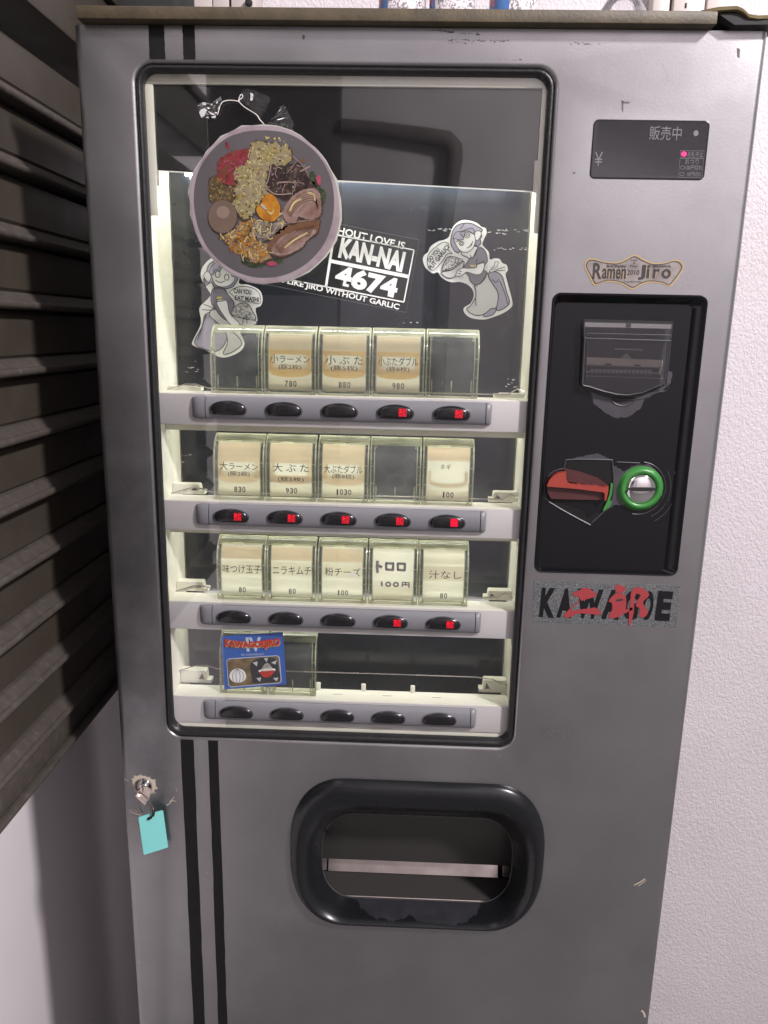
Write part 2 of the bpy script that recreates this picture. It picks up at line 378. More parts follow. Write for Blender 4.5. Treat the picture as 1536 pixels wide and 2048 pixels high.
def textmesh(body, bold=0.0, spacing=1.0):
    cu = bpy.data.curves.new('t', 'FONT'); cu.body = body; cu.size = 1; cu.offset = bold; cu.space_character = spacing
    cu.align_x = 'CENTER'; cu.resolution_u = 3
    o = bpy.data.objects.new('t', cu); COL.objects.link(o)
    bpy.context.view_layer.update()
    me = bpy.data.meshes.new_from_object(o.evaluated_get(bpy.context.evaluated_depsgraph_get()))
    bpy.data.objects.remove(o); bpy.data.curves.remove(cu)
    return me
def text(body, cx, cz, wd, ht, y, mt, parent, rot=0.0, bold=0.0, name='lettering', base=(0, 0, 0), shear=0.0, spacing=1.0, warp=None):
    """flat lettering fitted to a wd x ht box centred on x=cx, z=cz"""
    me = textmesh(body, bold, spacing)
    if len(me.vertices) == 0: return None
    xs = [v.co.x for v in me.vertices]; ys = [v.co.y for v in me.vertices]
    mx, my = (min(xs)+max(xs))/2, (min(ys)+max(ys))/2; sx, sy = wd/(max(xs)-min(xs)), ht/(max(ys)-min(ys))
    c, s_ = math.cos(rot), math.sin(rot)
    for v in me.vertices:
        a = (v.co.x-mx)*sx; d = (v.co.y-my)*sy; a += shear*d
        if warp: a, d = warp(a, d)
        v.co = Vector((cx+a*c-d*s_-base[0], y-base[1], cz+a*s_+d*c-base[2]))
    me.materials.clear(); me.materials.append(MT[mt])
    o = bpy.data.objects.new(name, me); COL.objects.link(o)
    if parent is not None: o.parent = parent
    return o
def text_px(body, px0, px1, py0, py1, Y, mt, parent, rot=0.0, bold=0.0, yoff=-0.0002, **k):
    """lettering whose box the photograph shows at these pixels (rot: degrees, clockwise in the picture)"""
    cx, cy = (px0+px1)/2, (py0+py1)/2
    c = at(cx, cy, Y); ex = (at(cx+1, cy, Y)-at(cx-1, cy, Y)).x/2; ez = (at(cx, cy-1, Y)-at(cx, cy+1, Y)).z/2
    return text(body, c.x, c.z, (px1-px0)*ex, (py1-py0)*ez, Y+yoff, mt, parent, rot=-math.radians(rot), bold=bold, **k)

def empty(name, label, cat, loc=(0, 0, 0), group=None):
    o = bpy.data.objects.new(name, None); COL.objects.link(o); o.location = loc; o.empty_display_size = 0.02
    o['label'] = label; o['category'] = cat
    if group: o['group'] = group
    return o
def tag(o, label, cat, group=None, kind=None):
    o['label'] = label; o['category'] = cat
    if group: o['group'] = group
    if kind: o['kind'] = kind
    return o

# ================================================================== SETTING
o = MB().box(-3, 3.8, -3.8, 1.0, -0.05, 0.0).build('floor', 'floor', smooth=False); o['kind'] = 'structure'
o = MB().box(-0.62, 3.0, 0.55, 0.63, 0.0, 3.0).build('back_wall', 'wallpaper', smooth=False)
tag(o, 'white wall with embossed wallpaper right of and behind the silver machine', 'wall', kind='thing')
o = MB().box(-0.60, -0.49, -1.2, 0.548, 0.0, 3.0, 0.004).build('side_wall', 'side_paint')
tag(o, 'smooth white wall below the half-lowered brown shutter on the left', 'wall', kind='thing')
o = MB().box(-3.0, 3.6, -3.76, -3.60, 0.0, 4.2, 0.004).build('opposite_wall', 'far_wall')
tag(o, 'plain plaster wall behind the viewer, mirrored in the dark window', 'wall', kind='thing')

o = MB().box(-3.0, -0.385, -3.598, -3.55, 0.0, 2.78, 0.004).build('dark_reflection_panel', 'far_dark', smooth=False)  # added unseen panel, keeps the left part of the window reflection dark
MB().box(-2.9, -0.40, -3.549, -3.52, 0.05, 1.62, 0.004).build('bounce_panel', 'far_panel', o, smooth=False)  # added paler face that bounces fill light onto the shaded left wall
tag(o, 'dark panel added behind the viewer to darken the left of the window reflection', 'added panel')
MB().tube([(-0.38, -3.535, 2.465), (-0.18, -3.535, 2.45), (0.07, -3.535, 2.42), (0.165, -3.535, 2.405), (0.20, -3.535, 2.37), (0.205, -3.535, 2.32), (0.17, -3.535, 2.0), (0.16, -3.535, 1.0)], [0.035, 0.038, 0.042, 0.045, 0.045, 0.042, 0.040, 0.04], 14).build('bent_duct', 'duct')
tag(bpy.data.objects['bent_duct'], 'dark bent duct on the plaster wall behind the viewer, mirrored in the window', 'duct')
# roller shutter on the left: curtain of ribbed slats that stops above the floor
sh = empty('roller_shutter', 'brown ribbed roller shutter, half lowered, left of the machine', 'shutter', (-0.40, 0.0, 0.965))
B = (-0.40, 0.0, 0.965)
XS = -0.40; PITCH = 0.0655; ZTOP = 1.708
prof = []; z = 1.003
Y0, Y1 = -0.75, 0.53
n_sl = 10
mbs = MB(B); mbr = MB(B)
for i in range(n_sl+1):
    zb = 1.010+PITCH*i
    # flat face of one slat
    a = [(XS-0.003, zb+0.0115), (XS, zb+0.0145), (XS, zb+PITCH-0.011), (XS-0.002, zb+PITCH-0.008), (XS-0.005, zb+PITCH-0.0065)]
    mbs.loft([[(x, Y0, zz) for x, zz in a], [(x, Y1, zz) for x, zz in a]], closed=False)
    # rolled ridge between two slats: dusty upper shelf and a round bead under it
    r = [(XS-0.005, zb-0.0065), (XS+0.001, zb-0.0055), (XS+0.006, zb-0.0045)]
    r += [(XS+0.011+0.0045*math.cos(math.radians(t)), zb-0.0015+0.0042*math.sin(math.radians(t))) for t in range(-100, 101, 20)]
    r += [(XS+0.0095, zb+0.0032), (XS+0.0040, zb+0.0085), (XS+0.0015, zb+0.0105), (XS-0.003, zb+0.0115)]
    mbr.loft([[(x, Y0, zz) for x, zz in r], [(x, Y1, zz) for x, zz in r]], closed=False)
mbs.build('slat_curtain', 'shutter', sh, angle=25); mbr.build('slat_ridges', 'shutter_dust', sh, angle=25)
mb = MB(B); mb.box(XS-0.006, XS+0.006, Y0, Y1, 0.965, 1.006, 0.0025); mb.box(XS+0.0062, XS+0.016, Y0, Y1, 0.9655, 0.972, 0.002)
mb.build('bottom_rail', 'shutter_dust', sh)
mb = MB(B); mb.box(XS-0.05, XS+0.022, Y0, Y1, 1.752, 1.83, 0.004); mb.box(XS-0.05, XS+0.03, Y0, Y1, 1.8302, 1.846, 0.003)
mb.build('shutter_housing', 'shutter', sh)

# ================================================================== THE MACHINE
VM = empty('ticket_vending_machine', 'silver meal ticket vending machine with lit menu window and black payment panel', 'vending machine', (0, 0, 0))
XL, XR, ZB, ZT = -0.305, 0.302, 0.05, 1.7065
WIN = (-0.2515, 0.1215, 1.0160, 1.6760)     # gasket outline
DSP = (0.1575, 0.2595, 1.5862, 1.6352)
MOD = (0.1315, 0.2755, 1.2140, 1.4870)
OUT = (-0.1190, 0.1640, 0.7890, 0.9720)
def win(o_, r=0.016): return rrect(WIN[0]-o_, WIN[1]+o_, WIN[2]-o_, WIN[3]+o_, r+o_, 8)
OIN = (-0.0862, 0.1338, 0.8010, 0.9130)
def outl(t, ex=2.25):
    q = [a_+(b_-a_)*t for a_, b_ in zip(OUT, OIN)]
    return rrect(q[0], q[1], q[2], q[3], 0.062-0.022*t, 14, 0.083-0.034*t, ex)
RE = 0.007
mb = MB()
mb.poly([[(XL+RE, ZB), (XR-RE, ZB), (XR-RE, ZT), (XL+RE, ZT)], win(0.004), rrect(*DSP, 0.0045, 5), rrect(*MOD, 0.008, 6), outl(0.05)], 0.0)
for sx, x in ((-1, XL), (1, XR)):
    cx = x-sx*RE
    arc = [(cx+sx*RE*math.sin(math.radians(a)), RE-RE*math.cos(math.radians(a))) for a in range(0, 91, 9)]+[(x, 0.05)]
    mb.loft([[(p[0], p[1], ZB) for p in arc], [(p[0], p[1], ZT) for p in arc]], closed=False)
# rolled-in lip round the window
mb.loft([ring3(win(0.004*(1-math.sin(math.radians(a)))), 0.004*(1-math.cos(math.radians(a)))) for a in range(0, 91, 18)]+[ring3(win(0), 0.012)])
mb.build('front_panel', 'silver', VM, angle=40)
mb = MB(); mb.box(XL+0.006, XR-0.006, 0.051, 0.385, 0.04, ZT-0.003)
mb.box(XL+0.03, XR-0.03, 0.02, 0.36, 0.0, 0.0395)
# hollow out nothing: the cabinet sits behind the door
MT['body'] = mat('cabinet_grey', (0.22, 0.215, 0.22), 0.5, 0.3)
# cabinet is a shell so that the lit box and the chute have room
mb.bm.free(); mb = MB()
mb.box(XL+0.004, XL+0.008, 0.0505, 0.385, 0.04, ZT-0.003); mb.box(XR-0.008, XR-0.004, 0.0505, 0.385, 0.04, ZT-0.003)
mb.box(XL+0.0085, XR-0.0085, 0.380, 0.385, 0.04, ZT-0.003); mb.box(XL+0.0085, XR-0.0085, 0.01, 0.3795, 0.04, 0.05)
mb.box(XL+0.03, XR-0.03, 0.03, 0.36, 0.0, 0.0395)
mb.build('cabinet', 'body', VM, smooth=False)

# top plate: thin bent steel sheet with a damaged right corner
mb = MB()
mb.box(XL+0.0085, 0.2525, -0.012, 0.388, 1.7072, 1.7175, 0.0012)
mb.build('top_plate', 'olive', VM)
mb = MB()
cr = [(0.238, -0.0115, 1.7178), (0.252, -0.0135, 1.7198), (0.2665, -0.014, 1.7206), (0.272, -0.0135, 1.7188), (0.278, -0.0125, 1.7150), (0.286, -0.012, 1.7142), (0.300, -0.011, 1.7150), (0.312, -0.009, 1.7145)]
lo = [(p[0]+0.001, p[1]+0.001, p[2]-0.0022) for p in cr]
mb.loft([cr, [(p[0], p[1]+0.05, p[2]+0.0005) for p in cr]], closed=False); mb.loft([cr, lo], closed=False); mb.loft([lo, [(p[0], p[1]+0.05, p[2]) for p in lo]], closed=False)
mb.build('bent_corner', 'olive_bright', VM)
mb = MB(); mb.poly([[(0.2535, 1.7160), (0.262, 1.7165), (0.271, 1.7160), (0.278, 1.7125), (0.306, 1.7122), (0.306, 1.7085), (0.268, 1.7078)]], -0.0095, 0.02)
mb.build('corner_gap', 'seam', VM, smooth=False)

# stripes
def stripe(x0, x1, z0, z1):
    n = 60; l = [(x0+random.uniform(-1, 1)*0.00035, z0+(z1-z0)*k/n) for k in range(n+1)]; r = [(x1+random.uniform(-1, 1)*0.00035, z0+(z1-z0)*k/n) for k in range(n, -1, -1)]
    MB().poly([l+r], -0.0003, 0.0).build('stripe', 'black_stripe', VM, smooth=False)
for x0, x1 in ((-0.2375, -0.2235), (-0.2073, -0.1965)):
    stripe(x0, x1, 1.6795, 1.7064); stripe(x0, x1, 0.06, 1.0125)

# window gasket (rubber) and pane
ri = rrect(-0.2460, 0.1158, 1.0235, 1.6705, 0.0125, 8)
mid = rrect(-0.2490, 0.1190, 1.0195, 1.6735, 0.0145, 8)
q = rrect(-0.2476, 0.1174, 1.0215, 1.6722, 0.0135, 8)
MB().loft([ring3(win(-0.0002), 0.004), ring3(win(-0.0006, 0.016), 0.0008), ring3(mid, -0.0006), ring3(q, 0.0002), ring3(ri, 0.0025), ring3(ri, 0.009)]).build('window_gasket', 'rubber', VM, angle=80)
MB().poly([rrect(-0.2475, 0.1173, 1.0218, 1.672, 0.013, 8)], 0.0062).build('window_pane', 'pane', VM, smooth=False)

# light box behind the pane
LX0, LX1, LZ0, LZ1, LYB = -0.2478, 0.1176, 1.0215, 1.6725, 0.0765
mb = MB()
mb.box(LX0-0.004, LX0, 0.0095, LYB+0.004, LZ0-0.004, LZ1+0.004); mb.box(LX1, LX1+0.004, 0.0095, LYB+0.004, LZ0-0.004, LZ1+0.004)
mb.box(LX0, LX1, 0.0095, LYB+0.004, LZ1, LZ1+0.004); mb.box(LX0, LX1, 0.0095, LYB+0.004, LZ0-0.004, LZ0)
mb.box(LX0, LX1, LYB+0.001, LYB+0.004, LZ0, LZ1)
# inner frame lip round the header, and the front sill with its rounded back edge
mb.box(LX0+0.0001, LX1-0.0001, 0.0098, 0.0135, 1.6625, LZ1-0.0001, 0.0008)
mb.box(LX0+0.0001, LX0+0.0085, 0.0099, 0.0135, 1.5500, 1.6624, 0.0008); mb.box(LX1-0.0055, LX1-0.0001, 0.0099, 0.0135, 1.5400, 1.6624, 0.0008)
mb.build('light_box', 'cream', VM)
mb = MB()
prof = [(0.0100, LZ0), (0.0100, 1.0255), (0.0110, 1.0275), (0.0300, 1.0290), (0.0305, LZ0)]
mb.loft([[(LX0+0.0002, y, z_) for y, z_ in prof], [(LX1-0.0002, y, z_) for y, z_ in prof]], closed=True, cap0=True, cap1=True)
mb.build('sill', 'cream', VM)
# header sheet (dark acrylic) with slightly crooked lower edge
hb = pxz([(303, 340), (1080, 383)], 0.0145)
hp = [(LX0+0.0055, hb[0][1]), (LX1-0.002, hb[1][1]), (LX1-0.002, 1.6660), (LX0+0.0055, 1.6660)]
MB().poly([hp], 0.0142, 0.0162).build('header_sheet', 'header', VM, smooth=False)
MB().poly([[(hp[0][0], hp[0][1]-0.0009), (hp[1][0], hp[1][1]-0.0009), (hp[1][0], hp[1][1]-0.0001), (hp[0][0], hp[0][1]-0.0001)]], 0.0140, 0.0164).build('header_edge', 'white_edge', VM, smooth=False)
for c in ([(298, 312), (312, 312), (314, 340), (320, 344), (320, 371), (301, 371)], [(1069, 322), (1084, 321), (1084, 383), (1066, 381)]):
    MB().poly([pxz(c, 0.0125)], 0.0105, 0.0139).build('header_clip', 'clip', VM)
# backing sheet
MB().poly([[(LX0+0.0015, LZ0+0.002), (LX1-0.0015, LZ0+0.002), (LX1-0.0015, 1.64), (LX0+0.0015, 1.64)]], LYB-0.0012, LYB+0.0008).build('backing_sheet', 'backing', VM, smooth=False)
YB = LYB-0.0012

# ---------------------------------------------------------------- shelves with button bars
BX = [-0.1762+0.05455*i for i in range(5)]
LIT = {0: (3, 4), 1: (0, 1, 2, 3, 4), 2: (3, 4), 3: ()}
HOLD_Y = 0.0190
def btn_outline(cx, cz, s=1.0):
    w2, up, dn = 0.0176*s, 0.0078*s, 0.0056*s
    pts = [(cx+w2*math.cos(math.radians(a)), cz-0.0006+up*math.sin(math.radians(a))) for a in range(0, 181, 10)]
    pts += [(cx-w2*0.985, cz-0.0026*s), (cx-w2*0.93, cz-0.0044*s), (cx-w2*0.80, cz-dn), (cx-w2*0.3, cz-dn*1.08), (cx+w2*0.3, cz-dn*1.08), (cx+w2*0.80, cz-dn), (cx+w2*0.93, cz-0.0044*s), (cx+w2*0.985, cz-0.0026*s)]
    return pts
SHZ = []
MT['tube'] = mat('fluorescent_glow', (0.8, 0.8, 0.7), 0.4, emit=(1.0, 1.0, 0.91), estr=TUBE)
MT['tube_top'] = mat('fluorescent_glow', (0.8, 0.8, 0.7), 0.4, emit=(1.0, 1.0, 0.91), estr=TUBE*5.4)
MB().tube([(LX0+0.02, 0.067, 1.600), (LX1-0.02, 0.067, 1.600)], 0.005, 12).build('fluorescent_tube', 'tube_top', VM)
for i in range(4):
    zb = 1.372-0.1086*i; zt = zb+0.0135; zl = zb-0.0175
    if i == 3: zb -= 0.0005
    SHZ.append(zt)
    mb = MB()
    # floor, fascia and rear lip as one moulding
    prof = [(0.0105, zl), (0.0105, zt-0.0012), (0.0117, zt), (0.0365, zt), (0.0365, zt-0.003), (0.0330, zt-0.003), (0.0330, zl-0.0085), (0.0300, zl-0.0085), (0.0300, zl)]
    mb.loft([[(LX0+0.0003, y, z_) for y, z_ in prof], [(LX1-0.0003, y, z_) for y, z_ in prof]], closed=True)
    sf = mb.build('shelf', 'cream', VM, angle=30)
    MB().box(LX0+0.0006, LX1-0.0006, 0.0088, 0.01045, zl-0.0001, zt-0.0004, 0.0005).build('fascia', 'fascia', sf)
    # button bar: long rounded bar with separate end caps
    def barprof(y0, bulge, h):
        return [(0.0087, zb+h), ]+[(y0-bulge*math.cos(math.radians(a)), zb+h*math.sin(math.radians(a))*0.985) for a in range(80, -81, -10)]+[(0.0087, zb-h)]
    pr = barprof(0.0066, 0.0052, 0.0112)
    x0, x1 = -0.1990, 0.0755
    MB().loft([[(x0+0.0004, y, z_) for y, z_ in pr], [(x1-0.0004, y, z_) for y, z_ in pr]], closed=True, cap0=True, cap1=True).build('button_bar', 'bar', sf, angle=30)
    for xa, xb, sgn in ((x0-0.0004, -0.2135, -1), (x1+0.0004, 0.0818, 1)):
        rings = []
        for t in (0, 0.35, 0.6, 0.8, 0.93, 1.0):
            k = math.sqrt(max(0.0, 1-(max(0, t-0.35)/0.65)**2)) if t > 0.35 else 1.0
            rings.append([(xa+(xb-xa)*t, 0.0087-(0.0087-y)*max(k, 0.05), zb+(z_-zb)*(0.80+0.20*k)) for y, z_ in pr])
        MB().loft(rings, True, True, True).build('end_cap', 'bar', sf, angle=50)
    for j, x in enumerate(BX):
        MB().loft([ring3(btn_outline(x, zb, 1.07), 0.0042), ring3(btn_outline(x, zb, 1.06), 0.0010), ring3(btn_outline(x, zb, 0.99), 0.0006), ring3(btn_outline(x, zb, 0.97), 0.0016)]).build('button_rim', 'button_rim', sf, angle=60)
        MB().loft([ring3(btn_outline(x, zb, 0.98), 0.0022), ring3(btn_outline(x, zb, 0.95), 0.0008), ring3(btn_outline(x, zb, 0.80), 0.0001), ring3(btn_outline(x, zb, 0.5), -0.0003), ring3(btn_outline(x, zb, 0.1), -0.0004)], cap1=True).build('button', 'button', sf, angle=60)
        if j in LIT[i]:
            dim = (i == 1 and j == 4)
            MB().poly([rrect(x+0.0034, x+0.0108, zb-0.0040, zb+0.0042, 0.0003, 2)], -0.00075).build('sold_out_light', 'led_faint' if dim else 'led_dim', sf, smooth=False)
            text('売切', x+0.0071, zb+0.0002, 0.0074, 0.0078, -0.00095, 'led_faint' if dim else 'led', sf, bold=0.002)
    # end brackets and retaining wire
    up = 0.004 if i == 3 else 0.0
    for sgn, xe in ((-1, LX0+0.0004), (1, LX1-0.0004)):
        xw = 0.034 if sgn < 0 else 0.030
        hgt = 0.010+up+(-0.006 if i == 0 else 0)
        lp = [(xe, zt-0.0005), (xe-sgn*xw*1.0, zt-0.0005), (xe-sgn*xw*1.0, zt+0.003), (xe-sgn*xw*0.86, zt+0.003), (xe-sgn*xw*0.84, zt+hgt-0.001), (xe-sgn*xw*0.80, zt+hgt), (xe, zt+hgt)]
        hole = [(xe-sgn*xw*0.80, zt+0.0035), (xe-sgn*xw*0.58, zt+0.0035), (xe-sgn*xw*0.72, zt+hgt-0.003)]
        MB().poly([lp, hole] if i else [lp], 0.0425, 0.0535).build('wire_bracket', 'cream', sf)
    if i < 3: MB().tube([(LX0+0.02, 0.067, zt-0.0190), (LX1-0.02, 0.067, zt-0.0190)], 0.005, 12).build('fluorescent_tube', 'tube', sf)
    wz = zt+(0.0185 if i == 3 else 0.0030)
    wy = 0.040
    pts = [(LX0+0.0008, wy-0.004, wz-0.002), (LX0+0.020, wy, wz+0.0035), (LX0+0.030, wy, wz+0.0035), (LX0+0.042, wy, wz), (-0.12, wy, wz-0.0003), (-0.02, wy, wz+0.0003), (LX1-0.034, wy, wz), (LX1-0.016, wy, wz+(0.0004 if i < 3 else -0.002)), (LX1-0.008, wy, wz+(0.006 if i < 3 else -0.006)), (LX1-0.001, wy-0.01, wz+(0.004 if i < 3 else -0.003))]
    MB().tube(pts, 0.00065, 6).build('retaining_wire', 'steel', sf)
    if i == 3:
        for px in (637, 727, 825):
            c = at(px, 1390, 0.036)
            MB().box(c.x-0.0025, c.x+0.0025, 0.0335, 0.0362, zt+0.0001, zt+0.0085, 0.0008).build('shelf_peg', 'cream', sf)
        for px in (676, 774, 873):
            c = at(px, 1397, 0.026)
            MB().box(c.x-0.005, c.x+0.005, 0.0245, 0.0252, zt-0.001, zt+0.00015).build('shelf_slot', 'scuff', sf)

# loose wiring under the lowest shelf
zz = SHZ[3]-0.036
a = at(508, 1447, 0.02); d = at(572, 1440, 0.022)
MB().box(a.x-0.002, a.x+0.002, 0.0125, 0.0165, 1.0292, 1.0345, 0.0007).build('wire_connector', 'cream', VM)
MB().tube([(a.x+0.002, 0.0145, 1.0315), (a.x+0.014, 0.018, 1.0325), (d.x, 0.026, 1.0355)], 0.0007, 6).build('loose_wire', 'orange_wire', VM)
MB().tube([(a.x+0.002, 0.0150, 1.0305), (a.x+0.016, 0.021, 1.0320), (d.x+0.006, 0.029, 1.0350)], 0.0006, 6).build('loose_wire', 'orange_wire', VM)

# ---------------------------------------------------------------- stickers on the backing sheet
def layer(parent, name, pts, mt, Y, src, sm=True, k=0, outline=None, ow=0.00095):
    lp = pxz(pts, Y, *src)
    if sm: lp = smooth(lp, 4)
    y = YB-0.0003-0.00018*k
    MB().poly([lp], y).build(name, mt, parent, smooth=False, normals=False)
    if outline:
        MB().stroke(lp+lp[:1], ow, y-0.00008).build('drawn_line', outline, parent, smooth=False, normals=False)
def lines(parent, segs, src, y, wd=0.0008, mt='line'):
    mb = MB()
    for s_ in segs: mb.stroke(smooth(pxz(s_, YB, *src), 4, closed=False), wd, y)
    mb.build('drawn_line', mt, parent, smooth=False, normals=False)

# waitress sticker, right
G = (840, 430, 6.982)
gp = pxz([(60, 560), (40, 620), (60, 700), (100, 760), (180, 815), (250, 800), (290, 860), (370, 915), (450, 940), (560, 935), (660, 970), (725, 1030), (750, 1100), (740, 1170), (700, 1240), (620, 1290), (610, 1340), (650, 1400), (740, 1445), (900, 1460), (1040, 1420), (1180, 1360), (1270, 1290), (1290, 1220), (1250, 1050), (1210, 900), (1195, 820), (1225, 770), (1210, 700), (1150, 670), (1110, 615), (1040, 605), (975, 620), (960, 520), (900, 450), (870, 400), (900, 320), (930, 250), (915, 185), (860, 165), (790, 110), (680, 75), (580, 75), (490, 130), (440, 210), (400, 310), (330, 350), (250, 370), (150, 440), (110, 520)], YB, *G)
g1 = MB().poly([smooth(gp, 4)], YB-0.0002, YB).build('sticker', 'white_print', VM, smooth=False)
g1['label'] = 'white cut-out sticker of a waitress bowing with a bowl'
layer(g1, 'hair', [(460, 470), (430, 400), (435, 310), (460, 220), (520, 145), (620, 115), (720, 120), (800, 160), (870, 205), (850, 250), (860, 300), (840, 330), (845, 395), (810, 440), (770, 420), (740, 480), (720, 540), (690, 510), (620, 520), (560, 490), (540, 530), (490, 510)], 'lav', YB, G, k=1, outline='line')
layer(g1, 'neck', [(570, 500), (620, 520), (740, 440), (800, 450), (790, 500), (720, 610), (640, 580), (590, 560)], 'skin', YB, G, k=2, outline='line')
layer(g1, 'face', [(475, 330), (560, 350), (620, 290), (640, 225), (720, 255), (760, 280), (775, 340), (755, 430), (700, 500), (620, 525), (540, 480), (495, 400)], 'skin', YB, G, k=3, outline='line', ow=0.0007)
layer(g1, 'fringe', [(460, 330), (500, 245), (600, 225), (680, 190), (740, 190), (760, 260), (700, 240), (640, 225), (560, 255), (615, 330), (560, 350), (480, 330)], 'lav', YB, G, k=4, outline='line', ow=0.0007)
layer(g1, 'ear', [(765, 250), (800, 220), (850, 240), (845, 300), (800, 360), (770, 330)], 'skin', YB, G, k=4, outline='line', ow=0.0007)
layer(g1, 'trousers', [(960, 810), (1060, 795), (1140, 850), (1175, 950), (1210, 1080), (1250, 1220), (1180, 1300), (1070, 1330), (1085, 1170), (1060, 1050), (970, 890)], 'lav', YB, G, k=1, outline='line')
layer(g1, 'shoe', [(890, 1370), (960, 1310), (1060, 1310), (1020, 1390), (900, 1420)], 'lav', YB, G, k=2, outline='line')
layer(g1, 'shirt', [(810, 462), (870, 465), (920, 530), (940, 640), (910, 690), (890, 770), (930, 800), (900, 880), (830, 960), (760, 970), (710, 930), (680, 850), (620, 790), (615, 720), (660, 660), (700, 600), (740, 590), (780, 540)], 'mauve', YB, G, k=3, outline='line')
layer(g1, 'apron', [(940, 805), (960, 880), (1010, 960), (1080, 1070), (1090, 1170), (1060, 1295), (990, 1310), (900, 1380), (800, 1405), (700, 1370), (650, 1310), (700, 1270), (770, 1160), (780, 1060), (760, 985), (840, 960), (910, 880)], 'palegrey', YB, G, k=4, outline='line')
layer(g1, 'apron_bow', [(965, 790), (1035, 710), (1050, 650), (1095, 650), (1080, 710), (1000, 770), (1090, 755), (1180, 725), (1188, 772), (1080, 775), (990, 800)], 'skin', YB, G, sm=False, k=4, outline='line', ow=0.0007)
layer(g1, 'bowl', [(300, 800), (450, 765), (605, 650), (602, 720), (560, 800), (500, 855), (420, 885), (350, 865)], 'palegrey', YB, G, k=4, outline='line')
layer(g1, 'bowl_food', [(310, 780), (330, 690), (350, 640), (390, 590), (450, 580), (530, 600), (600, 645), (460, 755)], 'midgrey', YB, G, k=5, outline='line', ow=0.0007)
layer(g1, 'arm', [(800, 695), (890, 672), (892, 740), (850, 820), (780, 835), (700, 810), (640, 800), (585, 850), (500, 850), (515, 800), (520, 775), (600, 742), (680, 745), (780, 735)], 'skin', YB, G, k=6, outline='line', ow=0.0007)
layer(g1, 'speech_bubble', [(100, 650), (130, 530), (250, 425), (340, 380), (400, 410), (395, 490), (450, 540), (380, 545), (320, 630), (200, 765), (130, 740)], 'skin', YB, G, k=3, outline='line', ow=0.0007)
yl = YB-0.0003-0.00018*7-0.0002
lines(g1, [[(655, 465), (710, 430), (735, 365)], [(690, 450), (720, 400)], [(1110, 920), (1180, 1090), (1225, 1250)], [(775, 1160), (780, 1270)], [(800, 610), (790, 690), (900, 640)], [(700, 560), (730, 600), (790, 480)], [(540, 780), (580, 790)], [(530, 815), (570, 820)], [(480, 690), (500, 620)], [(520, 690), (540, 620)], [(350, 770), (470, 730), (590, 640)], [(1000, 900), (1060, 940), (1100, 900)], [(760, 985), (800, 1000)], [(620, 120), (560, 200)], [(560, 360), (505, 370)]], G, yl)
for cx, cy, rx, ry in ((655, 285, 36, 40), (578, 400, 32, 30)):
    lines(g1, [[(cx+rx*math.cos(a*math.tau/12), cy+ry*math.sin(a*math.tau/12)) for a in range(13)], [(cx+rx*0.45*math.cos(a*math.tau/12), cy+ry*0.45*math.sin(a*math.tau/12)) for a in range(13)]], G, yl, 0.0007)
def tpx(body, cx, cy, wpx, hpx, rot, mt, par, src, y, bold=0.02):
    c = at(src[0]+cx/src[2], src[1]+cy/src[2], y); e = (at(800, 500, y)-at(799, 500, y)).x
    text(body, c.x, c.z, wpx/src[2]*e, hpx/src[2]*e*1.03, y, mt, par, rot=math.radians(-rot), bold=bold)
tpx('DO YOU', 190, 560, 215, 62, -50, 'line', g1, G, yl, 0.03); tpx('PUT GARLIC?', 265, 590, 400, 66, -52, 'line', g1, G, yl, 0.03)
tpx('RJN', 740, 715, 70, 34, 3, 'yellow_print', g1, G, yl, 0.03)

# waitress sticker, left
D = (240, 330, 3.339)
gp = pxz([(540, 720), (560, 670), (620, 620), (720, 640), (800, 720), (795, 790), (860, 800), (930, 835), (952, 890), (940, 940), (905, 960), (917, 1040), (880, 1080), (800, 1100), (832, 1190), (800, 1245), (720, 1282), (660, 1280), (590, 1245), (490, 1205), (488, 1170), (540, 1060), (530, 960), (560, 920), (605, 870), (580, 820), (545, 765)], YB, *D)
g2 = MB().poly([smooth(gp, 4)], YB-0.0002, YB).build('sticker', 'white_print', VM, smooth=False)
g2['label'] = 'white cut-out sticker of a waitress half behind the round sign'
layer(g2, 'hair', [(572, 740), (600, 660), (680, 640), (790, 720), (765, 800), (720, 825), (640, 825), (610, 785), (575, 805), (560, 770)], 'lav', YB, D, k=1, outline='line')
layer(g2, 'face', [(612, 700), (690, 675), (765, 730), (752, 790), (690, 815), (632, 790)], 'skin', YB, D, k=2, outline='line', ow=0.0007)
layer(g2, 'fringe', [(600, 715), (620, 670), (680, 640), (760, 690), (775, 745), (748, 742), (738, 712), (715, 705), (690, 672), (668, 712), (640, 700), (622, 735)], 'lav', YB, D, k=4, outline='line', ow=0.0006)
layer(g2, 'ear', [(560, 740), (585, 710), (610, 745), (590, 785)], 'skin', YB, D, k=2, outline='line', ow=0.0007)
layer(g2, 'trousers', [(570, 1000), (640, 985), (700, 1060), (712, 1170), (640, 1245), (500, 1195), (550, 1080)], 'lav', YB, D, k=1, outline='line')
layer(g2, 'apron', [(640, 955), (720, 1030), (745, 1100), (815, 1185), (760, 1245), (690, 1262), (720, 1180), (690, 1090), (600, 1005)], 'palegrey', YB, D, k=2, outline='line')
layer(g2, 'shirt', [(620, 830), (690, 825), (725, 870), (762, 920), (755, 970), (742, 1045), (680, 1015), (640, 960), (610, 915)], 'mauve', YB, D, k=3, outline='line')
layer(g2, 'bowl', [(748, 1000), (905, 1040), (890, 1072), (790, 1060)], 'palegrey', YB, D, k=3, outline='line')
layer(g2, 'bowl_food', [(745, 985), (790, 930), (850, 925), (890, 980), (905, 1035), (780, 1015)], 'midgrey', YB, D, k=4, outline='line', ow=0.0007)
